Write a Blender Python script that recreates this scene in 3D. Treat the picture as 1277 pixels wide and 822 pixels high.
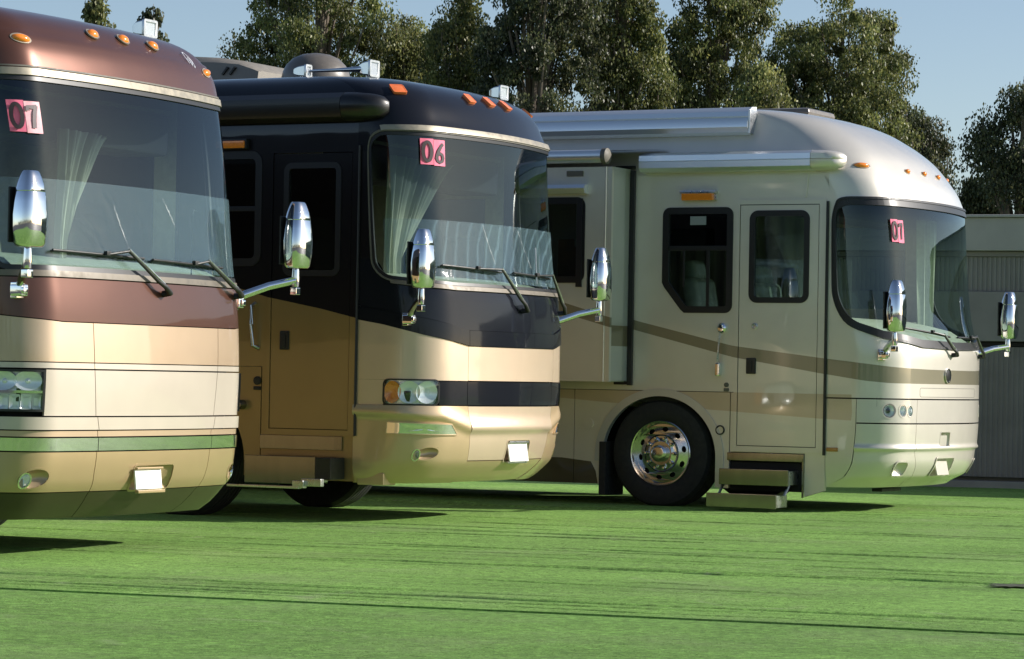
import bpy, bmesh, math, random
import numpy as np
from mathutils import Vector, Matrix
from mathutils.geometry import tessellate_polygon
R_ = math.radians
for o in list(bpy.data.objects): bpy.data.objects.remove(o, do_unlink=True)
SC = bpy.context.scene
COL = SC.collection
# ------------------------------------------------------------------ camera
CAMH, PITCH, ROLL, FPX = 1.154, .016, .018, 3810.7
cd = bpy.data.cameras.new('camera'); cam = bpy.data.objects.new('camera', cd); COL.objects.link(cam)
cd.sensor_width = 36; cd.lens = FPX/1277*36; cd.clip_end = 3000; cd.clip_start = .5
cam.matrix_world = Matrix.Translation((0, 0, CAMH)) @ Matrix.Rotation(math.pi/2+PITCH, 4, 'X') @ Matrix.Rotation(ROLL, 4, 'Z')
SC.camera = cam
# ------------------------------------------------------------------ light
SUN_AZ, SUN_EL = 5, 25        # azimuth from +x towards +y (degrees)
w = bpy.data.worlds.new('World'); SC.world = w; w.use_nodes = True
nt = w.node_tree; nt.nodes.clear()
bg = nt.nodes.new('ShaderNodeBackground'); sky = nt.nodes.new('ShaderNodeTexSky'); out = nt.nodes.new('ShaderNodeOutputWorld')
sky.sky_type = 'NISHITA'; sky.sun_disc = False; sky.sun_elevation = R_(SUN_EL); sky.sun_rotation = R_(90-SUN_AZ)
sky.altitude = 500; sky.air_density = .8; sky.dust_density = .85; sky.ozone_density = .5
bg.inputs[1].default_value = .098
nt.links.new(sky.outputs[0], bg.inputs[0]); nt.links.new(bg.outputs[0], out.inputs[0])
sd = bpy.data.lights.new('sun', 'SUN'); sun = bpy.data.objects.new('sun', sd); COL.objects.link(sun)
sd.energy = 5.0; sd.angle = R_(.53); sd.color = (1, .945, .87)
sv_ = Vector((math.cos(R_(SUN_AZ))*math.cos(R_(SUN_EL)), math.sin(R_(SUN_AZ))*math.cos(R_(SUN_EL)), math.sin(R_(SUN_EL))))
sun.rotation_euler = sv_.to_track_quat('Z', 'Y').to_euler(); sun.location = sv_*60
SC.view_settings.view_transform = 'Standard'; SC.view_settings.look = 'None'
SC.view_settings.exposure = .40; SC.view_settings.gamma = 1; SC.view_settings.use_curve_mapping = False
SC.render.engine = 'CYCLES'; SC.cycles.transparent_max_bounces = 16; SC.cycles.max_bounces = 10
random.seed(7); rng = np.random.default_rng(7)

# photo pixel -> direction from the camera (used only to find places)
def ray(px, py):
    x, y = px-638.5, py-411; c, s = math.cos(ROLL), math.sin(ROLL)
    x, y = c*x+s*y, -s*x+c*y
    d = (x/FPX, 1, -y/FPX); c, s = math.cos(PITCH), math.sin(PITCH)
    return Vector((d[0], d[1]*c-d[2]*s, d[1]*s+d[2]*c))
def at(px, py, Y):
    d = ray(px, py); return Vector((0, 0, CAMH))+d*(Y/d.y)

# ------------------------------------------------------------------ materials
MATS = {}
def newmat(name):
    m = bpy.data.materials.new(name); m.use_nodes = True; m.node_tree.nodes.clear(); MATS[name] = m
    n = m.node_tree; o = n.nodes.new('ShaderNodeOutputMaterial'); return m, n, o
def N(n, t, **k):
    x = n.nodes.new(t)
    for a, b in k.items():
        if isinstance(a, str) and hasattr(x, a): setattr(x, a, b)
    return x
def mat(name, col, rough=.5, metal=0, coat=0, spec=.5, noise=0, nscale=20, bump=0, bscale=200, trans=None, crough=.03):
    m, n, o = newmat(name); p = N(n, 'ShaderNodeBsdfPrincipled'); n.links.new(p.outputs[0], o.inputs[0])
    p.inputs['Base Color'].default_value = (*col, 1); p.inputs['Roughness'].default_value = rough; p.inputs['Metallic'].default_value = metal
    p.inputs['Coat Weight'].default_value = coat; p.inputs['Coat Roughness'].default_value = crough; p.inputs['Specular IOR Level'].default_value = spec
    tc = N(n, 'ShaderNodeTexCoord')
    if noise:
        t = N(n, 'ShaderNodeTexNoise'); t.inputs['Scale'].default_value = nscale; t.inputs['Detail'].default_value = 5
        n.links.new(tc.outputs['Object'], t.inputs['Vector'])
        mr = N(n, 'ShaderNodeMapRange'); mr.inputs[1].default_value = .3; mr.inputs[2].default_value = .7; mr.inputs[3].default_value = 1-noise; mr.inputs[4].default_value = 1+noise
        n.links.new(t.outputs[0], mr.inputs[0])
        mx = N(n, 'ShaderNodeVectorMath', operation='SCALE'); mx.inputs[0].default_value = col; n.links.new(mr.outputs[0], mx.inputs['Scale'])
        n.links.new(mx.outputs[0], p.inputs['Base Color'])
        mr2 = N(n, 'ShaderNodeMapRange'); mr2.inputs[1].default_value = .3; mr2.inputs[2].default_value = .7; mr2.inputs[3].default_value = rough*.8; mr2.inputs[4].default_value = min(1, rough*1.2)
        n.links.new(t.outputs[0], mr2.inputs[0]); n.links.new(mr2.outputs[0], p.inputs['Roughness'])
    if bump:
        t = N(n, 'ShaderNodeTexNoise'); t.inputs['Scale'].default_value = bscale; n.links.new(tc.outputs['Object'], t.inputs['Vector'])
        b = N(n, 'ShaderNodeBump'); b.inputs['Strength'].default_value = bump; b.inputs['Distance'].default_value = .01
        n.links.new(t.outputs[0], b.inputs['Height']); n.links.new(b.outputs[0], p.inputs['Normal'])
    return m
def fcurve(n, src, pts, u0=-12., u1=1., vmax=4.):
    """piecewise linear height of a paint edge as a function of the distance along the coach"""
    mr = N(n, 'ShaderNodeMapRange'); mr.inputs[1].default_value = u0; mr.inputs[2].default_value = u1
    n.links.new(src, mr.inputs[0])
    c = N(n, 'ShaderNodeFloatCurve'); cv = c.mapping.curves[0]
    P = sorted(((u-u0)/(u1-u0), z/vmax) for u, z in pts)
    if P[0][0] > 0: P.insert(0, (0., P[0][1]))
    if P[-1][0] < 1: P.append((1., P[-1][1]))
    cv.points[0].location = P[0]; cv.points[1].location = P[-1]
    for q in P[1:-1]: cv.points.new(*q)
    for q in cv.points: q.handle_type = 'VECTOR'
    c.mapping.update(); n.links.new(mr.outputs[0], c.inputs['Value'])
    m = N(n, 'ShaderNodeMath', operation='MULTIPLY'); m.inputs[1].default_value = vmax; n.links.new(c.outputs[0], m.inputs[0])
    return m.outputs[0]
def paint(name, base, bands=(), metal=.25, rough=.32, coat=1.0, dust=.04, spec=.5):
    """coach paint: base colour and bands (low edge, high edge, colour), edges as tables along the coach"""
    m, n, o = newmat(name); p = N(n, 'ShaderNodeBsdfPrincipled'); n.links.new(p.outputs[0], o.inputs[0])
    tc = N(n, 'ShaderNodeTexCoord'); sp = N(n, 'ShaderNodeSeparateXYZ'); n.links.new(tc.outputs['Object'], sp.inputs[0])
    cur = None
    for lo, hi, c in bands:
        fac = None
        for edge, op in ((lo, 'GREATER_THAN'), (hi, 'LESS_THAN')):
            if edge is None: continue
            g = N(n, 'ShaderNodeMath', operation=op); n.links.new(sp.outputs[2], g.inputs[0])
            if isinstance(edge, (int, float)): g.inputs[1].default_value = edge
            else: n.links.new(fcurve(n, sp.outputs[0], edge), g.inputs[1])
            if fac is None: fac = g.outputs[0]
            else:
                mm = N(n, 'ShaderNodeMath', operation='MULTIPLY'); n.links.new(fac, mm.inputs[0]); n.links.new(g.outputs[0], mm.inputs[1]); fac = mm.outputs[0]
        mx = N(n, 'ShaderNodeMix', data_type='RGBA')
        n.links.new(fac, mx.inputs[0]); mx.inputs[7].default_value = (*c, 1)
        if cur is None: mx.inputs[6].default_value = (*base, 1)
        else: n.links.new(cur, mx.inputs[6])
        cur = mx.outputs[2]
    t = N(n, 'ShaderNodeTexNoise'); t.inputs['Scale'].default_value = 3.; t.inputs['Detail'].default_value = 8; n.links.new(tc.outputs['Object'], t.inputs['Vector'])
    mr = N(n, 'ShaderNodeMapRange'); mr.inputs[1].default_value = .3; mr.inputs[2].default_value = .7; mr.inputs[3].default_value = 1-dust; mr.inputs[4].default_value = 1+dust; n.links.new(t.outputs[0], mr.inputs[0])
    sc = N(n, 'ShaderNodeVectorMath', operation='SCALE'); n.links.new(mr.outputs[0], sc.inputs['Scale'])
    if cur is None: sc.inputs[0].default_value = base
    else: n.links.new(cur, sc.inputs[0])
    n.links.new(sc.outputs[0], p.inputs['Base Color'])
    p.inputs['Metallic'].default_value = metal; p.inputs['Roughness'].default_value = rough; p.inputs['Coat Weight'].default_value = coat; p.inputs['Coat Roughness'].default_value = .02; p.inputs['Specular IOR Level'].default_value = spec
    mr2 = N(n, 'ShaderNodeMapRange'); mr2.inputs[1].default_value = .3; mr2.inputs[2].default_value = .75; mr2.inputs[3].default_value = .015; mr2.inputs[4].default_value = .09; n.links.new(t.outputs[0], mr2.inputs[0]); n.links.new(mr2.outputs[0], p.inputs['Coat Roughness'])
    # very slight waviness of the moulded fibreglass
    t2 = N(n, 'ShaderNodeTexNoise'); t2.inputs['Scale'].default_value = 2.2; t2.inputs['Detail'].default_value = 1; n.links.new(tc.outputs['Object'], t2.inputs['Vector'])
    b = N(n, 'ShaderNodeBump'); b.inputs['Strength'].default_value = .25; b.inputs['Distance'].default_value = .02; n.links.new(t2.outputs[0], b.inputs['Height'])
    n.links.new(b.outputs[0], p.inputs['Normal']); n.links.new(b.outputs[0], p.inputs['Coat Normal'])
    return m
def glass(name, tint, zband=None, rough=0., ior=1.5, boost=1.):
    m, n, o = newmat(name)
    tr = N(n, 'ShaderNodeBsdfTransparent'); gl = N(n, 'ShaderNodeBsdfGlossy'); gl.inputs['Roughness'].default_value = rough
    gl.inputs['Color'].default_value = (.82, .94, 1, 1)
    # reflectance of a thin pane, the same from both sides: F0+(1-F0)(1-cos)^5
    ge = N(n, 'ShaderNodeNewGeometry'); dp = N(n, 'ShaderNodeVectorMath', operation='DOT_PRODUCT'); n.links.new(ge.outputs['Normal'], dp.inputs[0]); n.links.new(ge.outputs['Incoming'], dp.inputs[1])
    ab = N(n, 'ShaderNodeMath', operation='ABSOLUTE'); n.links.new(dp.outputs['Value'], ab.inputs[0])
    iv = N(n, 'ShaderNodeMath', operation='SUBTRACT'); iv.inputs[0].default_value = 1; n.links.new(ab.outputs[0], iv.inputs[1])
    p5 = N(n, 'ShaderNodeMath', operation='POWER'); p5.inputs[1].default_value = 5; n.links.new(iv.outputs[0], p5.inputs[0])
    fr = N(n, 'ShaderNodeMath', operation='MULTIPLY_ADD'); fr.inputs[1].default_value = .945; fr.inputs[2].default_value = .055; n.links.new(p5.outputs[0], fr.inputs[0])
    mx = N(n, 'ShaderNodeMixShader'); n.links.new(tr.outputs[0], mx.inputs[1]); n.links.new(gl.outputs[0], mx.inputs[2])
    mu = N(n, 'ShaderNodeMath', operation='MULTIPLY'); mu.inputs[1].default_value = boost; mu.use_clamp = True
    n.links.new(fr.outputs[0], mu.inputs[0]); n.links.new(mu.outputs[0], mx.inputs[0]); n.links.new(mx.outputs[0], o.inputs[0])
    if zband:
        tc = N(n, 'ShaderNodeTexCoord'); sp = N(n, 'ShaderNodeSeparateXYZ'); n.links.new(tc.outputs['Object'], sp.inputs[0])
        mr = N(n, 'ShaderNodeMapRange'); mr.inputs[1].default_value = zband[0]; mr.inputs[2].default_value = zband[1]; n.links.new(sp.outputs[2], mr.inputs[0])
        mc = N(n, 'ShaderNodeMix', data_type='RGBA'); mc.inputs[6].default_value = (*tint, 1); mc.inputs[7].default_value = (*zband[2], 1)
        n.links.new(mr.outputs[0], mc.inputs[0]); n.links.new(mc.outputs[2], tr.inputs[0])
    else: tr.inputs[0].default_value = (*tint, 1)
    return m
def film(name, centre, scale):
    """clear protective plastic film on the windscreen, scuffed in arcs by the wipers"""
    m, n, o = newmat(name)
    tr = N(n, 'ShaderNodeBsdfTransparent'); tr.inputs[0].default_value = (.93, .97, .97, 1)
    df = N(n, 'ShaderNodeBsdfDiffuse'); df.inputs[0].default_value = (.45, .70, .82, 1)
    gl = N(n, 'ShaderNodeBsdfGlossy'); gl.inputs['Roughness'].default_value = .12
    tc = N(n, 'ShaderNodeTexCoord'); mp = N(n, 'ShaderNodeMapping'); mp.inputs['Location'].default_value = tuple(-c for c in centre)
    n.links.new(tc.outputs['Object'], mp.inputs[0])
    sc = N(n, 'ShaderNodeVectorMath', operation='MULTIPLY'); sc.inputs[1].default_value = (0, 1, 1); n.links.new(mp.outputs[0], sc.inputs[0])
    wv = N(n, 'ShaderNodeTexWave', wave_type='RINGS', rings_direction='SPHERICAL'); wv.inputs['Scale'].default_value = scale; wv.inputs['Distortion'].default_value = 3.0; wv.inputs['Detail Scale'].default_value = 1.5
    n.links.new(sc.outputs[0], wv.inputs['Vector'])
    pw = N(n, 'ShaderNodeMath', operation='POWER'); pw.inputs[1].default_value = 9; n.links.new(wv.outputs['Fac'], pw.inputs[0])
    ns = N(n, 'ShaderNodeTexNoise'); ns.inputs['Scale'].default_value = 3; ns.inputs['Detail'].default_value = 6; n.links.new(tc.outputs['Object'], ns.inputs['Vector'])
    a = N(n, 'ShaderNodeMath', operation='MULTIPLY'); n.links.new(pw.outputs[0], a.inputs[0]); n.links.new(ns.outputs[0], a.inputs[1])
    b = N(n, 'ShaderNodeMath', operation='MULTIPLY_ADD'); n.links.new(a.outputs[0], b.inputs[0]); b.inputs[1].default_value = .17 if scale else 0; b.inputs[2].default_value = .075
    m1 = N(n, 'ShaderNodeMixShader'); n.links.new(b.outputs[0], m1.inputs[0]); n.links.new(tr.outputs[0], m1.inputs[1]); n.links.new(df.outputs[0], m1.inputs[2])
    m2 = N(n, 'ShaderNodeMixShader'); m2.inputs[0].default_value = .045; n.links.new(m1.outputs[0], m2.inputs[1]); n.links.new(gl.outputs[0], m2.inputs[2])
    n.links.new(m2.outputs[0], o.inputs[0])
    nb = N(n, 'ShaderNodeTexNoise'); nb.inputs['Scale'].default_value = 5; nb.inputs['Detail'].default_value = 3; nb.inputs['Distortion'].default_value = 1.; n.links.new(tc.outputs['Object'], nb.inputs['Vector'])
    bu = N(n, 'ShaderNodeBump'); bu.inputs['Strength'].default_value = .3; bu.inputs['Distance'].default_value = .02; n.links.new(nb.outputs[0], bu.inputs['Height']); n.links.new(bu.outputs[0], gl.inputs['Normal'])
    return m
alloy = mat('polished_alloy', (.60, .60, .60), .17, 1, noise=.05, nscale=12)
chrome = mat('chrome', (.82, .83, .84), .05, 1, noise=.03, nscale=6)
def _brushed():
    m, n, o = newmat('brushed_steel'); p = N(n, 'ShaderNodeBsdfPrincipled'); n.links.new(p.outputs[0], o.inputs[0]); p.inputs['Metallic'].default_value = 1; p.inputs['Roughness'].default_value = .17
    tc = N(n, 'ShaderNodeTexCoord'); v = N(n, 'ShaderNodeVectorMath', operation='MULTIPLY'); v.inputs[1].default_value = (9, 9, .4); n.links.new(tc.outputs['Object'], v.inputs[0])
    t = N(n, 'ShaderNodeTexNoise'); t.inputs['Scale'].default_value = 1.6; t.inputs['Detail'].default_value = 6; n.links.new(v.outputs[0], t.inputs['Vector'])
    c = N(n, 'ShaderNodeValToRGB'); e = c.color_ramp.elements; e[0].position = .3; e[0].color = (.235, .23, .215, 1); e[1].position = .72; e[1].color = (.275, .27, .255, 1); n.links.new(t.outputs[0], c.inputs[0]); n.links.new(c.outputs[0], p.inputs['Base Color'])
    b = N(n, 'ShaderNodeBump'); b.inputs['Strength'].default_value = .06; b.inputs['Distance'].default_value = .02; n.links.new(t.outputs[0], b.inputs['Height']); n.links.new(b.outputs[0], p.inputs['Normal']); return m
brushed = _brushed()
steel = mat('satin_steel', (.55, .56, .57), .3, 1, noise=.05)
blackp = mat('black_plastic', (.012, .012, .013), .45, noise=.1)
rubber = mat('rubber', (.014, .014, .015), .75, noise=.25, nscale=25, bump=.15, bscale=60)
gasket = mat('gasket_rubber', (.01, .01, .011), .4)
under = mat('underbody_black', (.008, .008, .008), .8)
trimc = mat('champagne_trim', (.30, .265, .205), .45, .4, coat=.2, noise=.06)
cowlm = mat('cowl_grey_trim', (.15, .13, .105), .5, .3, noise=.06)
amber = mat('amber_lens', (.85, .24, .02), .18, 0, coat=1, noise=.1, nscale=90)
orange = mat('orange_lens', (.9, .21, .06), .35, 0, coat=.5, noise=.08, nscale=90)
reflm = mat('bright_reflector', (.92, .93, .94), .25, .4, coat=.5)
lens = glass('clear_lens', (.93, .95, .96), boost=1.4)
whiteplate = mat('white_plate', (.86, .86, .84), .5, noise=.02)
cream_l = mat('cream_lining', (.5, .46, .36), .8, noise=.1)
seatm = mat('pale_leather', (.62, .6, .44), .5, noise=.1, nscale=8, bump=.1, bscale=30)
wraps = mat('plastic_seat_wrap', (.62, .72, .66), .25, 0, coat=.6, noise=.15, nscale=9, bump=.6, bscale=14)
curtm = mat('curtain_cloth', (.42, .42, .33), .95, noise=.12, nscale=4)
dashm = mat('dashboard_cream', (.46, .5, .4), .6, noise=.1, bump=.1)
dashb = mat('dashboard_taupe', (.12, .11, .09), .6, noise=.1)
darkin = mat('dark_interior', (.035, .035, .035), .8, noise=.2)
pink = mat('pink_card', (.9, .18, .3), .6, noise=.08, nscale=30)
pinkpale = mat('faded_pink_card', (.9, .45, .5), .6, noise=.12, nscale=30)
ink = mat('black_ink', (.035, .02, .025), .6)
inkgrey = mat('faded_ink', (.2, .16, .17), .6)
domep = mat('taupe_plastic', (.13, .115, .1), .42, 0, coat=.2, noise=.05)
awnm = mat('awning_aluminium', (.80, .82, .84), .34, .8, coat=.2)
woodm = mat('cabinet_wood', (.25, .13, .05), .4, noise=.2)

# ------------------------------------------------------------------ mesh building
class MB:
    def __init__(s): s.v = []; s.f = []; s.mi = []; s.cur = 0; s.bev = False
    def add(s, vs, fs):
        b = len(s.v); s.v += [tuple(float(c) for c in x) for x in vs]; s.f += [tuple(b+i for i in q) for q in fs]; s.mi += [s.cur]*len(fs); return s
    def bm(s, bm, M=None):
        bm.verts.index_update()
        s.add([(M @ v.co if M else v.co) for v in bm.verts], [[v.index for v in f.verts] for f in bm.faces]); bm.free(); return s
    def box(s, c, d, bev=0, rot=None, seg=2):
        b = bmesh.new(); bmesh.ops.create_cube(b, size=1); bmesh.ops.scale(b, vec=d, verts=b.verts)
        if bev: s.bev = True; bmesh.ops.bevel(b, geom=b.edges[:], offset=bev, segments=seg, affect='EDGES', profile=.5)
        M = Matrix.Translation(c)
        if rot: M = M @ (rot if isinstance(rot, Matrix) else Matrix.Rotation(rot, 4, 'Z'))
        return s.bm(b, M)
    def tube(s, path, r, n=10, caps=True, sq=1.):
        P = [Vector(p) for p in path]; rs = r if isinstance(r, (list, tuple)) else [r]*len(P); ring = []; up = Vector((0, 0, 1))
        for i, p in enumerate(P):
            t = (P[min(i+1, len(P)-1)]-P[max(i-1, 0)]).normalized()
            a = t.cross(up)
            if a.length < 1e-3: a = t.cross(Vector((0, 1, 0)))
            a.normalize(); b = a.cross(t)
            ring.append([p+(a*math.cos(k*2*math.pi/n)+b*math.sin(k*2*math.pi/n)*sq)*rs[i] for k in range(n)])
        vs = [v for q in ring for v in q]; fs = []
        for i in range(len(P)-1):
            for k in range(n): fs.append((i*n+k, i*n+(k+1) % n, (i+1)*n+(k+1) % n, (i+1)*n+k))
        if caps: fs += [tuple(range(n)), tuple(range((len(P)-1)*n, len(P)*n))[::-1]]
        return s.add(vs, fs)
    def lathe(s, prof, n=48, axis='y', c=(0, 0, 0), a0=0, a1=2*math.pi):
        """profile (radius, along axis)"""
        vs = []; fs = []; full = abs(a1-a0-2*math.pi) < 1e-6; m = n if full else n+1
        for r, h in prof:
            for k in range(m):
                t = a0+(a1-a0)*k/n; q = (r*math.cos(t), r*math.sin(t))
                vs.append({'y': (c[0]+q[0], c[1]+h, c[2]+q[1]), 'x': (c[0]+h, c[1]+q[0], c[2]+q[1]), 'z': (c[0]+q[0], c[1]+q[1], c[2]+h)}[axis])
        for i in range(len(prof)-1):
            for k in range(n): fs.append((i*m+k, i*m+(k+1) % m, (i+1)*m+(k+1) % m, (i+1)*m+k))
        return s.add(vs, fs)
    def plate(s, outer, holes, fn, th):
        """flat plate with holes: 2-D loops mapped by fn(a, b, depth); th = depth of the back face"""
        loops = [outer]+list(holes); L = [[Vector((p[0], p[1], 0)) for p in l] for l in loops]; tri = tessellate_polygon(L)
        flat = [p for l in loops for p in l]; n = len(flat)
        s.add([fn(p[0], p[1], 0) for p in flat]+[fn(p[0], p[1], th) for p in flat], [])
        b = len(s.v)-2*n; i0 = 0
        F = [(b+a, b+c, b+d) for a, c, d in tri]+[(b+n+d, b+n+c, b+n+a) for a, c, d in tri]
        s.f += F; s.mi += [s.cur]*len(tri)+[s.cur+1]*len(tri) if getattr(s, 'two', False) else [s.cur]*len(F)
        for l in loops:
            k = len(l)
            for i in range(k):
                s.f.append((b+i0+i, b+i0+(i+1) % k, b+n+i0+(i+1) % k, b+n+i0+i)); s.mi.append(s.cur)
            i0 += k
        return s
    def obj(s, name, mats, parent=None, smooth=35):
        me = bpy.data.meshes.new(name); me.from_pydata(s.v, [], s.f); me.update()
        mats = mats if isinstance(mats, (list, tuple)) else [mats]
        for m in mats: me.materials.append(m)
        if len(mats) > 1: me.polygons.foreach_set('material_index', s.mi)
        b = bmesh.new(); b.from_mesh(me); bmesh.ops.remove_doubles(b, verts=b.verts, dist=1e-5); bmesh.ops.recalc_face_normals(b, faces=b.faces); b.to_mesh(me); b.free()
        if smooth:
            me.polygons.foreach_set('use_smooth', [True]*len(me.polygons))
            try: me.set_sharp_from_angle(angle=R_(smooth))
            except Exception: pass
        o = bpy.data.objects.new(name, me); COL.objects.link(o)
        if parent: o.parent = parent
        if s.bev: wn = o.modifiers.new('weighted', 'WEIGHTED_NORMAL'); wn.keep_sharp = True
        return o
def tag(o, label=None, cat=None, group=None, kind=None):
    for k, v in (('label', label), ('category', cat), ('group', group), ('kind', kind)):
        if v: o[k] = v
    return o
def empty(name, loc, rz=0):
    o = bpy.data.objects.new(name, None); COL.objects.link(o); o.location = loc; o.rotation_euler = (0, 0, rz); o.empty_display_size = .2; return o
def bbox(name, c, d, m, parent, bev=.004, rot=None): return MB().box(c, d, bev, rot).obj(name, m, parent)
def rrect(x0, x1, y0, y1, r, n=6, bl=None):
    """rounded rectangle loop; bl cuts the lower corner at x0"""
    P = []
    for cx, cy, a in ((x1-r, y1-r, 0), (x0+r, y1-r, 90), (x0+r, y0+r, 180), (x1-r, y0+r, 270)):
        if bl and a == 180:
            P += [(x0, y0+bl[1]), (x0+bl[0]*.1, y0+bl[1]*.85), (x0+bl[0]*.85, y0+bl[1]*.1), (x0+bl[0], y0)]; continue
        for k in range(n+1):
            t = R_(a+90*k/n); P.append((cx+r*math.cos(t), cy+r*math.sin(t)))
    return P
def inside(x, y, P):
    c = False; j = len(P)-1
    for i in range(len(P)):
        if (P[i][1] > y) != (P[j][1] > y) and x < (P[j][0]-P[i][0])*(y-P[i][1])/(P[j][1]-P[i][1])+P[i][0]: c = not c
        j = i
    return c
def oval(cx, cy, rx, ry, n=24, tilt=0):
    return [(cx+rx*math.cos(t)*math.cos(tilt)-ry*math.sin(t)*math.sin(tilt), cy+rx*math.cos(t)*math.sin(tilt)+ry*math.sin(t)*math.cos(tilt)) for t in (2*math.pi*k/n for k in range(n))]
def dense(loop, d=.045):
    o = []
    for i, p in enumerate(loop):
        q = loop[(i+1) % len(loop)]; n = max(1, int(math.hypot(q[0]-p[0], q[1]-p[1])/d)); o += [(p[0]+(q[0]-p[0])*k/n, p[1]+(q[1]-p[1])*k/n) for k in range(n)]
    return o
def table(pts):
    xs = [p[0] for p in pts]; ys = [p[1] for p in pts]
    return lambda x: float(np.interp(abs(x), xs, ys))
def grow(loop, d):
    """offset a convex counter-clockwise loop outwards"""
    P = [Vector((p[0], p[1])) for p in loop]; P = [p for i, p in enumerate(P) if (p-P[i-1]).length > 1e-6]; o = []
    for i, p in enumerate(P):
        a = (p-P[i-1]).normalized(); b = (P[(i+1) % len(P)]-p).normalized()
        na = Vector((a.y, -a.x)); nb = Vector((b.y, -b.x)); m = (na+nb); m = m/max(1e-6, m.length); k = d/max(.35, m.dot(na))
        o.append((p.x+m.x*k, p.y+m.y*k))
    return o

# ------------------------------------------------------------------ coach body surface
class Body:
    """body surface of a coach: x forward, y towards the driver's side, z up.
    s runs round the plan of the nose (0 = middle of the front), z is the height."""
    def __init__(b, prof, R, r, ue=-.77):
        a = np.array(prof); b.zs, b.uf, b.hw = a[:, 0], a[:, 1], a[:, 2]; b.R, b.r, b.ue = R, r, ue
        b.cu0, b.be = b.corner(1.275); b.La = R*b.be; b.sc = b.La+r*(math.pi/2-b.be); b.se = b.sc+(-ue+b.cu0-.02)
        b.top = b.zs[-1]
    def corner(b, hw):
        h = math.sqrt((b.R-b.r)**2-(hw-b.r)**2); return h-b.R, math.atan2(hw-b.r, h)
    def pch(b, y, z):
        x = b.zs; z = min(max(z, x[0]), x[-1]); i = min(max(int(np.searchsorted(x, z))-1, 0), len(x)-2)
        def sl(j):
            if j <= 0: return (y[1]-y[0])/(x[1]-x[0])
            if j >= len(x)-1: return (y[-1]-y[-2])/(x[-1]-x[-2])
            d0 = (y[j]-y[j-1])/(x[j]-x[j-1]); d1 = (y[j+1]-y[j])/(x[j+1]-x[j])
            return 0 if d0*d1 <= 0 else 2*d0*d1/(d0+d1)
        h = x[i+1]-x[i]; t = (z-x[i])/h; m0, m1 = sl(i), sl(i+1)
        return (2*t**3-3*t*t+1)*y[i]+(t**3-2*t*t+t)*h*m0+(-2*t**3+3*t*t)*y[i+1]+(t**3-t*t)*h*m1
    def raw(b, s, z):
        uf, hw = b.pch(b.uf, z), b.pch(b.hw, z); sg = -1 if s < 0 else 1; s = abs(s); cu, be = b.corner(hw)
        if s <= b.La: t = s/b.La*be; u, v = -b.R+b.R*math.cos(t), b.R*math.sin(t)
        elif s <= b.sc:
            t = be+(s-b.La)/(b.sc-b.La)*(math.pi/2-be); u, v = cu+b.r*math.cos(t), hw-b.r+b.r*math.sin(t)
        else:
            ue = min(b.ue, uf+cu-.03); v = hw
            u = cu+(s-b.sc)/(b.se-b.sc)*(ue-uf-cu) if s <= b.se else ue-uf-(s-b.se)
        return Vector((u+uf, sg*v, z))
    def pt(b, s, z, off=0):
        p = b.raw(s, z)
        if not off: return p
        e = .004; a = b.raw(s+e, z)-b.raw(s-e, z); c = b.raw(s, min(z+e, b.top))-b.raw(s, max(z-e, b.zs[0]))
        n = a.cross(c)
        if n.length < 1e-9: return p
        return p+n.normalized()*off
    def sv(b, v):
        """s of a point at sideways distance v (front and corner)"""
        g = -1 if v < 0 else 1; v = min(abs(v), 1.2745)
        if v <= b.R*math.sin(b.be): return g*b.R*math.asin(v/b.R)
        return g*(b.La+b.r*(math.asin((v-(1.275-b.r))/b.r)-b.be))
    def cell(b, s0, s1, z0, z1, off=0, th=.02, ns=None, nz=None, gap=.003, mb=None, ease=0, holes=()):
        """moulded panel of the body surface with returned edges"""
        f = lambda q: q if callable(q) else (lambda t: q)
        S0, S1, Z0, Z1 = f(s0), f(s1), f(z0), f(z1); zm = (Z0(0)+Z1(0))/2
        ns = ns or max(2, int(abs(S1(zm)-S0(zm))/.04)); nz = nz or max(2, int(abs(Z1(0)-Z0(0))/.05))
        mb = mb or MB(); V = []; base = len(mb.v)
        for j in range(nz+1):
            for i in range(ns+1):
                a = i/ns; sm = S0(zm)+(S1(zm)-S0(zm))*a; lo, hi = Z0(sm)+gap, Z1(sm)-gap; t = j/nz
                if ease: t = 1-(1-t)**ease
                z = lo+(hi-lo)*t; l, r = S0(z)+gap, S1(z)-gap; V.append((l+(r-l)*a, z))
        F = [(j*(ns+1)+i, j*(ns+1)+i+1, (j+1)*(ns+1)+i+1, (j+1)*(ns+1)+i) for j in range(nz) for i in range(ns)]
        if holes:
            F = [q for q in F if not any(inside(sum(V[i][0] for i in q)/4, sum(V[i][1] for i in q)/4, h) for h in holes)]
        O = off if callable(off) else (lambda s, z: off)
        mb.add([b.pt(s, z, O(s, z)) for s, z in V], F)
        if th:
            ring = [i for i in range(ns+1)]+[(j+1)*(ns+1)-1 for j in range(1, nz+1)]+[nz*(ns+1)+i for i in range(ns-1, -1, -1)]+[j*(ns+1) for j in range(nz-1, 0, -1)]
            k = len(ring); b0 = len(mb.v)
            mb.add([b.pt(*V[i], O(*V[i])) for i in ring]+[b.pt(*V[i], O(*V[i])-th) for i in ring], [(i, (i+1) % k, k+(i+1) % k, k+i) for i in range(k)])
        return mb
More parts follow.
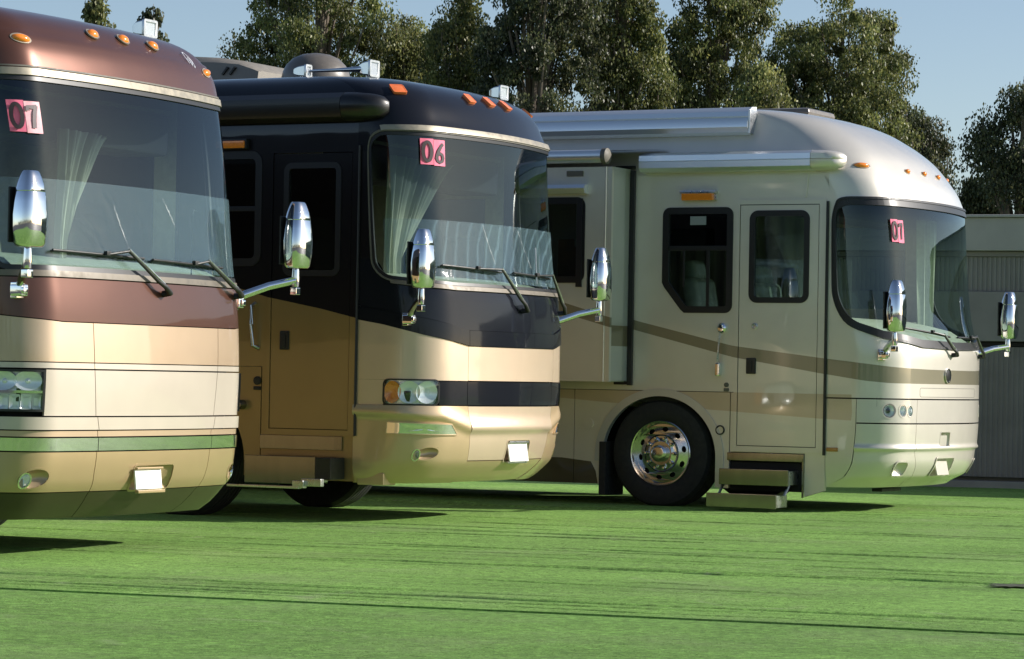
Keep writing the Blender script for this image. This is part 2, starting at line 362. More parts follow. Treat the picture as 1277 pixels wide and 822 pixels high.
    def ring(b, loop, wid, off=.01, th=.02, out=0):
        """flat trim ring along a closed loop in (s, z), counter-clockwise"""
        loop = dense(loop); A = grow(loop, out); B = grow(loop, out-wid); k = len(A); m = MB()
        m.add([b.pt(*p, off) for p in A]+[b.pt(*p, off) for p in B]+[b.pt(*p, off-th) for p in A]+[b.pt(*p, off-th) for p in B],
              [(i, (i+1) % k, k+(i+1) % k, k+i) for i in range(k)]+[(i, (i+1) % k, 2*k+(i+1) % k, 2*k+i) for i in range(k)]+[(k+i, k+(i+1) % k, 3*k+(i+1) % k, 3*k+i) for i in range(k)])
        return m
    def shape(b, loop, off, th=.01, h=0, nr=4, pw=2):
        """filled closed loop (convex) in (s, z) laid on the surface"""
        loop = dense(loop); cx = sum(p[0] for p in loop)/len(loop); cz = sum(p[1] for p in loop)/len(loop); k = len(loop); m = MB(); V = []; F = []; 
        for q in range(1, nr+1): V += [b.pt(cx+(p[0]-cx)*q/nr, cz+(p[1]-cz)*q/nr, off+h*(1-(q/nr)**pw)) for p in loop]
        V.append(b.pt(cx, cz, off+h)); c = len(V)-1
        F += [(i, (i+1) % k, c) for i in range(k)]
        for q in range(nr-1): F += [(q*k+i, q*k+(i+1) % k, (q+1)*k+(i+1) % k, (q+1)*k+i) for i in range(k)]
        m.add(V, F)
        if th: m.add([b.pt(*p, off) for p in loop]+[b.pt(*p, off-th) for p in loop], [(i, (i+1) % k, k+(i+1) % k, k+i) for i in range(k)])
        return m
    def strokes(b, lines, width, off, tx):
        """flat lettering strokes laid on the surface; tx maps letter space to (s, z)"""
        m = MB()
        for P in lines:
            P = [Vector(p) for p in P]; L = []
            for i, p in enumerate(P):
                closed = (P[0]-P[-1]).length < 1e-6
                a = P[i-1] if i else (P[-2] if closed else P[0]); c = P[i+1] if i < len(P)-1 else (P[1] if closed else P[-1])
                t = (c-a).normalized(); n = Vector((-t.y, t.x)); L.append((p+n*width/2, p-n*width/2))
            V = [b.pt(*tx(*q), off) for pr in L for q in pr]
            m.add(V, [(2*i, 2*i+1, 2*i+3, 2*i+2) for i in range(len(P)-1)])
        return m

# ------------------------------------------------------------------ coach parts shared by all three
SIDEV = 1.275
def side_fn(sg, v0=SIDEV): return lambda a, b, d: (a, sg*(v0-d), b)
def win_funcs(se, zt, rho, zb):
    """upper and lower edge of the windscreen along s"""
    def T(s):
        d = abs(s)-(se-rho); return zt-(rho*(1-math.sqrt(max(0, 1-(min(d, rho)/rho)**2))) if d > 0 else 0)
    def B(s):
        d = abs(s)-(se-rho); return zb(min(abs(s), se))+(rho*(1-math.sqrt(max(0, 1-(min(d, rho)/rho)**2))) if d > 0 else 0)
    return T, B
def win_loop(se, T, B, n=44):
    S = [math.sin((i/n-.5)*math.pi)*se for i in range(n+1)]
    S = sorted(set([round(x, 4) for x in S]+[round(-se+2*se*i/n, 4) for i in range(n+1)]))
    return [(x, B(x)) for x in S]+[(x, T(x)) for x in reversed(S)]
def pocket(b, root, name, loop, mpaint, depth, lip=.012, flat=False):
    o = b.shape(loop, -.004, 0, h=-depth, nr=7, pw=6 if flat else 2.6).obj(name, mpaint, root)
    b.ring(loop, lip, off=.0025, th=.006, out=lip*.6).obj('lip', mpaint, o)
    return o
def wheel(root, u, sg, z=.485, detail=True):
    wv = empty('wheel', (u, sg*1.235, z)); wv.parent = root
    if sg > 0: wv.rotation_euler = (0, 0, math.pi)       # outboard side is local -y
    T = MB().lathe([(.300, .0), (.312, -.012), (.35, -.022), (.42, -.026), (.475, -.012), (.492, .012), (.500, .03)], 64)
    # tread with ribs
    pr = []
    for k in range(5): y = .03+k*.05; pr += [(.502, y), (.502, y+.04), (.490, y+.042), (.490, y+.048)]
    T.lathe([(.500, .03)]+pr+[(.502, .275), (.47, .3), (.30, .28)], 64); T.obj('tyre', rubber, wv)
    if not detail: MB().lathe([(.30, .0), (.28, .02), (.2, .04), (.0, .04)], 32).obj('rim', chrome, wv); return
    M = MB().lathe([(.302, .004), (.305, -.012), (.299, -.018), (.288, -.014), (.280, .03), (.272, .05)], 72)
    M.lathe([(.176, .05), (.170, .02), (.160, .006), (.115, .0), (.110, -.004), (.0, -.004)], 72)
    holes = [[(.224*math.cos(t)+.021*math.cos(a)*math.cos(t)-.030*math.sin(a)*math.sin(t), .224*math.sin(t)+.021*math.cos(a)*math.sin(t)+.030*math.sin(a)*math.cos(t)) for a in (2*math.pi*k/14 for k in range(14))] for t in (2*math.pi*(q+.3)/10 for q in range(10))]
    circ = lambda r, n=72: [(r*math.cos(2*math.pi*k/n), r*math.sin(2*math.pi*k/n)) for k in range(n)]
    M.plate(circ(.273), [circ(.174)]+holes, lambda a, c, d: (a, .05-.03*(.273-math.hypot(a, c))/.1+d, c), .02)
    M.obj('rim', alloy, wv)
    MB().lathe([(.27, .1), (.0, .1)], 32).obj('brake_drum', under, wv)
    MB().lathe([(.078, -.004), (.078, -.05), (.066, -.062), (.05, -.066), (.0, -.068)], 32).obj('hub_cap', alloy, wv)
    nut = None
    for k in range(10):
        t = 2*math.pi*k/10; p = (.1425*math.cos(t), 0, .1425*math.sin(t))
        if nut is None: nut = MB().lathe([(.019, .0), (.017, -.03), (.012, -.045), (.0, -.047)], 10).obj('lug_nut', chrome, wv)
        else: n2 = nut.copy(); COL.objects.link(n2); n2.parent = wv; nut = n2
        nut.location = p
def mirror(root, sg, zm, anchor, zarm):
    """chrome bullet mirror on an arm; base of the head at height zm"""
    x0, y0 = 0., sg*1.575; H = .457; m = MB(); L = []
    prof = [(0, .088, .052), (.004, .097, .060), (.02, .108, .072), (.10, .117, .082), (.19, .118, .084), (.27, .110, .079), (.325, .101, .073), (.329, .0995, .0715), (.333, .101, .073), (.38, .088, .064), (.42, .072, .052), (.445, .060, .043), (.454, .052, .036), (.457, .03, .02), (.457, 0, 0)]
    n = 36
    for h, a, c in prof:
        for k in range(n):
            t = 2*math.pi*k/n; ct, st = math.cos(t), math.sin(t); e = .75
            L.append((x0+c*math.copysign(abs(ct)**e, ct), y0+a*math.copysign(abs(st)**e, st), zm+h))
    F = [(i*n+k, i*n+(k+1) % n, (i+1)*n+(k+1) % n, (i+1)*n+k) for i in range(len(prof)-1) for k in range(n)]+[tuple(range(n))]
    o = m.add(L, F).obj('mirror', chrome, root)
    # black edge and mirror glass on the rear face
    MB().box((x0-.083, y0, zm+.19), (.012, .19, .30), .004).obj('mirror_glass', chrome, o)
    MB().box((x0-.078, y0, zm+.19), (.012, .215, .33), .004).obj('mirror_bezel', blackp, o)
    ax, ay, az = anchor; ay *= sg
    MB().tube([(x0-.01, y0, zm+.005), (x0-.01, y0, zarm+.01), (x0-.01, y0, zarm-.045)], [.022, .028, .024], 14).obj('mirror_post', chrome, o)
    P = Vector((x0-.01, y0-sg*.005, zarm)); Q = Vector((ax+.05, ay+sg*.045, az+.02))
    MB().tube([P, P.lerp(Q, .5)+Vector((0, 0, .012)), Q, Q+Vector((-.03, -sg*.03, -.03))], [.026, .027, .028, .028], 14).obj('mirror_arm', chrome, o)
    MB().box((ax+.02, ay+sg*.02, az-.03), (.09, .075, .075), .012).box((ax+.03, ay+sg*.03, az-.03), (.1, .05, .045), .01).box((ax, ay+sg*.005, az-.03), (.05, .09, .1), .006).obj('mirror_bracket', chrome, o)
    MB().box((x0-.012, y0, zarm-.075), (.05, .058, .05), .005).obj('marker_lamp', chrome, o)
    return o
def wiper(b, root, pivot, elbow, tip0, tip1):
    """pantograph wiper; points are (s, z)"""
    pv = b.pt(*pivot, .05); el = b.pt(*elbow, .075); a0 = b.pt(*tip0, .05); a1 = b.pt(*tip1, .05)
    o = MB().tube([b.pt(*pivot, 0), pv, pv.lerp(el, .15)+Vector((.015, 0, 0)), pv.lerp(el, .3), pv.lerp(el, .6), el], [.022, .022, .016, .013, .010, .009], 10).obj('wiper', blackp, root)
    MB().tube([pv.lerp(el, .12)+Vector((.014, 0, .012)), pv.lerp(el, .5)+Vector((.008, 0, .013)), el+Vector((.002, 0, .012))], .0065, 8).obj('wiper_arm_rod', steel, o)
    mid = a0.lerp(a1, .55)
    MB().tube([el, mid+(el-mid)*.1+Vector((.02, 0, 0)), mid+Vector((.015, 0, 0))], [.009, .008, .008], 8).box(mid+Vector((.012, 0, .006)), (.03, .05, .03), .005).obj('wiper_link', blackp, o)
    n = 12; pts = [b.pt(tip0[0]+(tip1[0]-tip0[0])*k/n, tip0[1]+(tip1[1]-tip0[1])*k/n, .03) for k in range(n+1)]
    MB().tube(pts, .009, 8).obj('wiper_blade', blackp, o)
    MB().tube([p-Vector((.014, 0, .004)) for p in pts], .006, 6).obj('wiper_rubber', rubber, o)
def clear_light(b, root, s, z, rs, rz, m, tilt=0, proud=.02):
    base = b.shape(oval(s, z, rs*1.18, rz*1.3, 24, tilt), .004, .01).obj('clearance_light_base', m if m is not amber else trimc, None)
    o = b.shape(oval(s, z, rs, rz, 24, tilt), .006, .006, h=proud, nr=6, pw=3).obj('clearance_light', m, root)
    base.parent = o; base.name = 'light_base'
    return o
def sq_light(b, root, s, z, hs, hz, m):
    o = b.shape(rrect(s-hs, s+hs, z-hz, z+hz, .008, 3), .022, .03).obj('clearance_light', m, root)
    b.ring(rrect(s-hs, s+hs, z-hz, z+hz, .008, 3), .006, off=.024, th=.03, out=.003).obj('light_rim', m, o)
DIG = {'0': [[(.5+.34*math.cos(t)*(1), 1.0+.8*math.sin(t)) for t in (2*math.pi*k/28 for k in range(29))]],
       '6': [[(.80, 1.72), (.62, 1.5), (.38, 1.1), (.24, .75), (.2, .5), (.28, .25), (.5, .14), (.72, .25), (.8, .52), (.72, .8), (.5, .9), (.3, .78)]],
       '7': [[(.14, 1.35), (.14, 1.62), (.45, 1.62), (.78, 1.66)], [(.72, 1.72), (.58, 1.2), (.50, .7), (.46, .18)]]}
def card(b, root_coach, txt, s0, s1, z0, z1, shear, label, m2=None, ink2=None):
    """pink number card stuck on the windscreen: a thing of its own standing on the coach's frame"""
    h = z1-z0; sm = (s0+s1)/2; cen = b.pt(sm, z0); a = root_coach.rotation_euler.z
    e = empty('number_card', root_coach.location+Matrix.Rotation(a, 3, 'Z') @ cen, a)
    for i, ch in enumerate(txt):
        a0 = s0 if i == 0 else sm; a1 = sm if i == 0 else s1
        mm = MB(); n = 5; V = []
        for j in range(n+1):
            for k in range(n+1):
                z = z0+h*j/n - (.006 if i else 0); V.append(b.pt(a0+(a1-a0)*k/n+shear*(z1-z), z, .014+.0015*i+(.002*math.sin(k*1.3+j) if 0 < k < n else 0)))
        mm.add(V, [(j*(n+1)+k, j*(n+1)+k+1, (j+1)*(n+1)+k+1, (j+1)*(n+1)+k) for j in range(n) for k in range(n)])
        sheet = mm.obj('paper_sheet', (m2 if i and m2 else pink), e); sheet.location = -cen
        hw = a1-a0
        def tx(x, y, a0=a0, hw=hw): z = z0+h*(.04+.46*y); return (a0+hw*(.04+.92*x)+shear*(z1-z)*1.0, z)
        b.strokes(DIG[ch], .27, .0215, tx).obj('digit', (ink2 if i and ink2 else ink), sheet)
    tag(e, label, 'number card', 'number cards stuck on the windscreens')
    return e
def seat(root, u, v, m, z=1.08, rot=0, wrap=False):
    o = empty('seat', (u, v, z), ) ; o.parent = root; o.rotation_euler = (0, 0, rot)
    MB().box((.0, 0, .40), (.52, .54, .16), .06, seg=4).obj('cushion', m, o)
    T = Matrix.Rotation(R_(-10), 4, 'Y')
    MB().box((-.28, 0, .82), (.16, .52, .74), .07, T, 4).obj('backrest', m, o)
    MB().box((-.37, 0, 1.25), (.12, .30, .2), .05, T, 4).obj('headrest', m, o)
    for sg in (-1, 1): MB().box((-.05, sg*.29, .64), (.38, .07, .08), .03, seg=3).obj('armrest', m, o)
    MB().box((0, 0, .16), (.4, .4, .32), .02).obj('pedestal', darkin, o)
def coach_common(root, b, cfg):
    se, T, B = cfg['se'], cfg['T'], cfg['B']; P = cfg['paint']; top = b.top; zs = cfg['zs']
    glassm, cap = cfg['glass'], cfg.get('cap', P)
    bot = b.zs[0]
    # windscreen, cap, pillars
    b.cell(-se, se, B, T, off=-.006, th=0, ns=70, nz=16, gap=0).obj('windshield', glassm, root)
    capo = b.cell(-b.se, b.se, lambda s: T(min(abs(s), se)), top, off=cfg.get('capoff', 0), th=.03, ns=96, nz=30, gap=0, ease=1.6).obj('front_cap', cap, root, 60)
    for sg in (-1, 1):
        l, r = sorted((sg*se, sg*b.se))
        b.cell(l, r, cfg.get('pz', B(se)-.012), T(se)+.004, off=-.0015, th=.03, ns=6, nz=24, gap=0).obj('windshield_pillar', P, root, 60)
    # dark inner shell behind the panel gaps
    b.cell(-b.se, b.se, bot, lambda s: B(s)-.03, off=-.085, th=0, ns=60, nz=30, gap=0).obj('inner_shell', under, root)
    # roof shoulders and roof
    for sg in (-1, 1):
        l, r = sorted((sg*b.se, sg*(b.se+10.2)))
        b.cell(l, r, zs, top, th=0, ns=20, nz=22, gap=0, ease=1.6).obj('roof_shoulder', P, root, 60)
    S = [b.se*k/20 for k in range(21)]+[b.se+10.2]; m = MB()
    V = [b.pt(x, top) for x in S]+[b.pt(-x, top) for x in S]; k = len(S)
    m.add(V, [(i, i+1, k+i+1, k+i) for i in range(k-1)]).obj('roof', P, root)
    # chassis, floor, ceiling, bulkhead
    MB().box((-5.6, 0, .62), (10.2, 1.3, .55), .02).box((-5.6, 0, 1.0), (10.6, 2.44, .08), 0).obj('chassis', under, root)
    MB().box((-5.7, 0, 1.06), (10.2, 2.46, .03), 0).obj('cabin_floor', darkin, root)
    MB().box((-2.6, 0, cfg['zc']), (3.6, 2.42, .03), 0).obj('ceiling', cream_l, root)
    MB().box((-4.45, 0, 2.0), (.05, 2.44, 1.95), 0).obj('bulkhead', cfg.get('bulk', darkin), root)
    MB().box((-10.98, 0, 1.7), (.06, 2.5, 2.8), .02).obj('rear_wall', P, root)
    # dashboard
    m = MB(); n = 40; zd = cfg['zd']; V = []
    for i in range(n+1):
        s = -1.3+2.6*i/n; f = b.pt(s, max(B(s)-.005, zd), -.045); v = f.y*.97
        dr = cfg.get('dr', .14); V += [f, (f.x*.5-.30, v, zd+.05+dr*.65), (-.80, v, zd+.05+dr), (-.86, v, zd+.01+dr), (-.86, v, 1.1)]
    m.add(V, [(5*i+k, 5*i+k+1, 5*i+k+6, 5*i+k+5) for i in range(n) for k in range(4)]).obj('dashboard', cfg['dash'], root)
    # steering wheel
    M = Matrix.Translation((-1.02, .66, zd+.06)) @ Matrix.Rotation(R_(-35), 4, 'Y'); q = MB()
    ring = [M @ Vector((.21*math.cos(t), .21*math.sin(t), 0)) for t in (2*math.pi*k/28 for k in range(29))]
    q.tube(ring, .016, 8, False)
    for t in (0, 2.1, 4.2): q.tube([M @ Vector((0, 0, -.02)), M @ Vector((.2*math.cos(t), .2*math.sin(t), 0))], .012, 6)
    q.tube([M @ Vector((0, 0, .0)), M @ Vector((0, 0, -.35))], .03, 8).obj('steering_wheel', blackp, root)
    # overhead cabinet
    MB().box((-.98, 0, cfg['zc']-.16), (.4, 2.3, .28), .03).obj('overhead_cabinet', cfg.get('cab', dashb), root)
def skirts(root, P, sg, archs, zlo, zhi, seams, fn=None):
    """lower side panels between the seams, with wheel arches cut out"""
    for a, c in zip(seams[:-1], seams[1:]):     # a > c : front to rear
        lo, hi = c+.003, a-.003; L = [(hi, zlo)]; L = [(hi, zhi), (lo, zhi)]
        bottom = [(lo, zlo)]
        for (ac, az, ar, ah) in archs:
            if lo < ac < hi:
                zc = az
                for k in range(25):
                    t = math.pi-math.pi*k/24; x, z = ac+ar*math.cos(t), zc+ah*math.sin(t)
                    if k == 0: bottom.append((x, zlo))
                    bottom.append((x, z))
                bottom.append((ac+ar, zlo))
        bottom.append((hi, zlo))
        m = MB(); m.plate(L+bottom, [], side_fn(sg), .04).obj('lower_side_panel', P, root, 20)
def driver_side(root, P, zs, zlip, zskirt, wz):
    m = MB(); m.two = True
    hole = [(-1.75, 1.9), (-.95, 1.9), (-.95, 2.7), (-1.75, 2.7)]
    m.plate([(-.77, zlip), (-.77, zs), (-10.97, zs), (-10.97, zlip)], [hole], side_fn(1), .05).obj('side_wall', [P, cream_l], root, 20)
    MB().box((-1.35, 1.25, 2.3), (.8, .006, .8)).obj('side_window_pane', tintg, root)
    skirts(root, P, 1, [(-2.415, .46, .64, .60), (-8.2, .46, .64, .60)], zskirt, zlip-.006, [-.77, -1.7, -3.3, -5.2, -7.2, -9.2, -10.97])
    for u in (-2.415, -8.2):
        wheel(root, u, 1, detail=False)
def _crease_glint():  # whitish strips for film creases, with sun glints put into the colour
    m, n, o = newmat('film_crease_glint'); t = N(n, 'ShaderNodeBsdfTransparent'); d = N(n, 'ShaderNodeBsdfPrincipled'); d.inputs['Base Color'].default_value = (.9, .92, .92, 1); d.inputs['Roughness'].default_value = .3
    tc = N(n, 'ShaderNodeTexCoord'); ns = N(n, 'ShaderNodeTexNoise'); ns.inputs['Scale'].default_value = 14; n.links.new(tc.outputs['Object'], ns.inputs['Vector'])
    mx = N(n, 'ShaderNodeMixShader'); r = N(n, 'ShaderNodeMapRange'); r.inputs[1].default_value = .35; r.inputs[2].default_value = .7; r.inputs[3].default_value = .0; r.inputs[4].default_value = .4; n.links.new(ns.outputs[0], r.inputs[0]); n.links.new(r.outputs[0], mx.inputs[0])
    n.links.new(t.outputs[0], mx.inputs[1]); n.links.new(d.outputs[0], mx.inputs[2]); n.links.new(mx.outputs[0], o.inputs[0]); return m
crease_glintm = _crease_glint()
tintg = glass('tinted_window', (.52, .58, .55), boost=1.6)
tintd = glass('dark_tinted_window', (.16, .17, .16), boost=1.1)
def awning(root, name, prof, u0, u1, m, cap=None):
    """roll-out awning case: profile (v, z) extruded along the coach; u1 is the front end"""
    k = len(prof); V = [(u0, *p) for p in prof]+[(u1, *p) for p in prof]
    o = MB().add(V, [(i, (i+1) % k, k+(i+1) % k, k+i) for i in range(k)]+[tuple(range(k)), tuple(range(k, 2*k))]).obj(name, m, root, 30)
    if cap:
        cy = sum(p[0] for p in prof)/k; cz = sum(p[1] for p in prof)/k; vb = max(p[0] for p in prof); q = MB(); n = 9; W = []
        for j in range(n):
            t = j/(n-1); sc = math.sqrt(max(0, 1-t**2.2)); W += [(u1+.004+cap*t, vb+(p[0]-vb)*max(sc, .12), cz+(p[1]-cz)*(.35+.65*sc)) for p in prof]
        q.add(W, [(j*k+i, j*k+(i+1) % k, (j+1)*k+(i+1) % k, (j+1)*k+i) for j in range(n-1) for i in range(k)]+[tuple(range((n-1)*k, n*k))]+[tuple(range(k))])
        q.obj('end_cap', m if name != 'awning' else cfg_cap[0], o, 50)
    return o
cfg_cap = [awnm]
def side_window(root, name, loop, v, gm, fw=.045, sg=-1):
    """pane with a black rubber frame in the flat side"""
    fn = side_fn(sg, v)
    o = MB().plate(grow(loop, .012), [grow(loop, -fw)], lambda a, c, d: fn(a, c, d-.008), .04).obj(name, gasket, root, 20)
    MB().plate(grow(loop, -fw+.004), [], lambda a, c, d: fn(a, c, d+.012), .005).obj('pane', gm, o, 20)
    return o
def stair(root, u0, u1, parts, m=brushed):
    """parts: list of (v_front, z0, z1, depth)"""
    for vf, z0, z1, dp in parts:
        o = MB().box(((u0+u1)/2, -vf+.012, (z0+z1)/2), (u1-u0, .024, z1-z0), .006).obj('step', m, root)
        MB().box(((u0+u1)/2, -vf+dp/2+.02, z1-.03), (u1-u0-.01, dp, .03), .004).obj('step_tread', blackp, o)
        for uu in (u0+.012, u1-.012): MB().box((uu, -vf+dp/2+.026, (z0+z1)/2), (.022, dp, (z1-z0)*.85), .004).obj('step_cheek', steel if uu > u0+.1 else blackp, o)

PROF = [
 [(.22, -.33, 1.22), (.31, -.22, 1.26), (.48, -.10, 1.275), (.65, -.07, 1.275), (.86, -.06, 1.275), (1.17, -.05, 1.275), (1.46, -.06, 1.275), (1.73, -.09, 1.275), (1.83, -.11, 1.275), (2.6, -.19, 1.275), (3.01, -.26, 1.275), (3.12, -.29, 1.275), (3.2, -.33, 1.265), (3.28, -.39, 1.24), (3.36, -.5, 1.2), (3.44, -.75, 1.12), (3.485, -1.15, 1.0), (3.5, -1.8, .8)],
 [(.30, -.24, 1.22), (.37, -.14, 1.26), (.5, -.02, 1.275), (.7, .02, 1.275), (1.11, .04, 1.275), (1.38, .04, 1.275), (1.78, .02, 1.275), (2.06, -.04, 1.275), (2.82, -.10, 1.275), (3.08, -.11, 1.275), (3.17, -.15, 1.27), (3.32, -.22, 1.24), (3.4, -.29, 1.2), (3.48, -.43, 1.13), (3.53, -.62, 1.05), (3.57, -1.0, .9), (3.58, -1.8, .6)],
 [(.20, -.30, 1.22), (.24, -.24, 1.235), (.33, -.08, 1.26), (.48, 0, 1.275), (.87, .03, 1.275), (1.4, .03, 1.275), (1.79, -.05, 1.275), (2.25, -.10, 1.275), (2.75, -.13, 1.275), (2.98, -.21, 1.275), (3.06, -.265, 1.275), (3.12, -.31, 1.265), (3.25, -.42, 1.225), (3.36, -.55, 1.17), (3.46, -.7, 1.12), (3.6, -.98, 1.06), (3.68, -1.35, 1.0), (3.705, -1.9, .9)]]
POS = [(-2.178, 19.543, 26.23), (.031, 24.859, 27.34), (4.112, 28.342, 27.475)]
BOD = [Body(PROF[0], 6, .3), Body(PROF[1], 4, .45), Body(PROF[2], 4, .45)]
ROOT = [empty('motorhome', (X, Y, 0), -R_(a)) for X, Y, a in POS]

# ================================================================== coach 1: brown and cream
def coach1():
    b, root = BOD[0], ROOT[0]
    tag(root, 'brown over cream and gold motorhome cut by the left edge, nearest the camera', 'motorhome', 'motorhomes parked side by side on green carpet')
    brown = paint('brown_paint', (.105, .044, .029), metal=.45, rough=.34, coat=.55, spec=.25)
    tan = paint('tan_paint', (.50, .365, .25), metal=.45, rough=.45)
    cream = paint('cream_paint', (.54, .47, .395), metal=.25, rough=.45)
    gold = paint('gold_paint', (.44, .32, .175), metal=.5, rough=.42)
    dark = paint('dark_olive_paint', (.035, .028, .014), metal=.2, rough=.4, coat=.35)
    side = paint('side_paint_one', (.52, .36, .17), [(1.45, None, (.016, .012, .011))])
    wg = glass('windshield_glass_brown', (.72, .80, .76), (2.30, 2.80, (.12, .16, .20)), boost=.95)
    se = b.sc-.01; T, B = win_funcs(se, 2.945, .10, lambda s: 1.775)
    cfg = dict(se=se, T=T, B=B, paint=side, cap=brown, glass=wg, zs=3.1, zc=2.93, zd=1.70, dash=dashm, pz=1.722, capoff=lambda s, z: -.010*min(1, max(0, (z-3.225)/.012)) if abs(s) < 1.0 else -.010*min(1, max(0, (z-3.225-(abs(s)-1)*.1)/.012)))
    coach_common(root, b, cfg)
    lp = win_loop(se, T, B)
    b.ring(lp, .03, off=.006, th=.02, out=.012).obj('windshield_gasket', gasket, root)
    # champagne trim above the glass and cowl below it
    b.cell(-b.se, b.se, 2.955, 3.005, off=.018, th=.03, ns=90, nz=3).obj('brow_trim', trimc, root)
    b.cell(-b.se, b.se, 3.008, 3.024, off=.008, th=.02, ns=90, nz=1).obj('brow_groove', dashb, root)
    b.cell(-se, se, 1.722, 1.765, off=.012, th=.03, ns=80, nz=2).obj('cowl_trim', cowlm, root)
    sm = table([(.2, .60), (.52, .66), (.77, .665), (.87, .69), (1.2, .725), (1.5, .735)])
    smz = lambda sg: (lambda z: sg*float(np.interp(z, [.2, .52, .77, .87, 1.2, 1.5], [.60, .66, .665, .69, .725, .735])))
    bb = table([(0, 1.45), (1.0, 1.452), (1.3, 1.475), (1.8, 1.52)])
    b.cell(-b.se, b.se, bb, 1.722, th=.03, ns=90, nz=7).obj('brown_front_panel', brown, root, 60)
    hin, hout = 1.14, b.sc+.06          # headlight ends along s
    plate_c = (-.03, .455)
    rec = rrect(-.26, .20, .40, .565, .03, 5)
    fogL = oval(-1.16, .49, .105, .062, 26, .15); fogR = oval(1.12, .49, .10, .062, 26, -.15)
    rows = [('upper_front_panel', 1.203, bb, tan, 0), ('pin_line_panel', 1.163, 1.2025, cream, 0), ('cream_front_panel', .872, 1.16, cream, 0), ('cream_ledge', .787, .87, cream, .014), ('gold_line', .744, .785, tan, 0), ('chrome_strip', .657, .742, chrome, .009), ('gold_bumper', .402, .654, gold, 0), ('dark_valance', .225, .400, dark, -.004)]
    ss = [lambda z: -b.se, smz(-1), smz(1), lambda z: b.se]
    for name, z0, z1, m, off in rows:
        for i in range(3):
            a, c = ss[i], ss[i+1]
            kw = dict(off=off, th=.025, gap=.003)
            if name == 'cream_front_panel' and i != 1:
                sg = -1 if i == 0 else 1
                inner = sorted([smz(sg), (lambda z, sg=sg: sg*hin)], key=lambda f: f(1.0)); outer = sorted([sg*hout, sg*b.se])
                b.cell(*inner, z0, z1, **kw).obj(name, m, root, 60); b.cell(*outer, z0, z1, **kw).obj(name, m, root, 60); continue
            if name == 'gold_bumper': kw.update(holes=[(fogL), rec, fogR][i:i+1], ns=50 if i != 1 else 66, nz=16)
            b.cell(a, c, z0, z1, **kw).obj(name, m, root, 60)
    pocket(b, root, 'fog_light_pocket', fogL, gold, .05); pocket(b, root, 'fog_light_pocket', fogR, gold, .05)
    for s, tl in ((-1.215, 0), (1.16, 0)):
        o = b.shape(oval(s, .478, .036, .046, 24), .0, .02, h=.012, nr=5).obj('fog_light', lens, root)
        b.shape(oval(s, .478, .035, .045, 24), -.012, 0, h=-.03, nr=5).obj('reflector', reflm, o); b.ring(oval(s, .478, .036, .046, 24), .008, .005, .02, .004).obj('bezel', chrome, o)
    pocket(b, root, 'plate_recess', rec, gold, .05, flat=True)
    # plate leans out of the recess
    o = MB().box((-.07, -.13, .47), (.012, .30, .122), .003, Matrix.Rotation(R_(-6), 4, 'Y')).obj('license_plate', whiteplate, root)
    MB().box((-.052, -.13, .395), (.03, .31, .02), .004).box((-.06, -.13, .542), (.02, .3, .014), .004).obj('plate_holder', gold, o)
    # headlights
    for sg in (-1, 1):
        l, r = sorted((sg*(hin+.006), sg*(hout-.006))); z0, z1 = .903, 1.152
        o = b.cell(l, r, z0, z1, off=.012, th=.0, gap=.008, nz=6).obj('headlight', lens, root)
        b.cell(l, r, z0, z1, off=-.03, th=0, gap=0, nz=4).obj('headlight_housing', reflm, o)
        b.ring([(l, z0), (r, z0), (r, z1), (l, z1)], .014, off=.014, th=.09, out=.004).obj('headlight_frame', blackp, o)
        zm = 1.02; b.cell(l, r, zm-.008, zm+.008, off=.006, th=.06, gap=0).obj('headlight_divider', chrome, o)
        for k in range(2):
            c = l+(r-l)*(.28+.44*k)
            b.shape(oval(c, 1.087, .088, .060, 24), -.004, 0, h=-.024, nr=6).obj('reflector', reflm, o)
            b.shape(oval(c, 1.085, .022, .02, 16), -.03, 0, h=.02, nr=3).obj('bulb', reflm, o)
        for k in range(5):
            c = l+(r-l)*(.1+.2*k); b.shape(rrect(c-.034, c+.034, .912, 1.004, .01, 3), -.008, 0, h=-.03, nr=4).obj('lower_reflector', reflm, o)
    # roof marker lights
    for v, z, rs, tl in ((-1.10, 3.19, .062, .1), (-.355, 3.298, .05, 0), (.0, 3.30, .05, 0), (.375, 3.297, .05, 0), (1.0, 3.178, .055, -.1)):
        clear_light(b, root, b.sv(v), z, rs, .024, amber, -tl)
    # emblem: a ring of chrome strokes
    ex, ez = b.sv(.82), 3.245
    arcs = [[(math.cos(t)*.5, math.sin(t)*.75) for t in np.linspace(-.3, 3.6, 24)], [(-.35, .15), (-.05, -.1), (.1, .35), (.2, -.35)], [(.2, .35), (.42, -.1), (.45, -.5), (.2, -.7)], [(-.1, -.1), (0, -.55), (.15, -.3)]]
    b.strokes(arcs, .10, .002, lambda x, y: (ex+x*.075, ez+y*.07)).obj('chrome_emblem', reflm, root)
    # mirrors, wipers
    mirror(root, -1, 1.882, (-.31, 1.24, 1.665), 1.80); mirror(root, 1, 1.882, (-.31, 1.24, 1.665), 1.80)
    wiper(b, root, (b.sv(.02), 1.655), (b.sv(-.41), 1.90), (b.sv(-1.06), 1.885), (b.sv(-.2), 1.868))
    wiper(b, root, (b.sv(1.05), 1.672), (b.sv(.53), 1.875), (b.sv(-.1), 1.865), (b.sv(.82), 1.85))
    # protective film on the lower half of the glass
    fm = film('protective_film_brown', (0, -.1, .6), 0)
    b.cell(-se+.04, se-.04, 1.80, lambda s: 2.33, off=.002, th=0, ns=70, nz=14).obj('protective_film', fm, root)
    creases(b, root, [[(-.45, 2.2), (-.38, 2.05), (-.27, 1.85)], [(.1, 2.27), (.2, 2.15), (.27, 2.05)]])
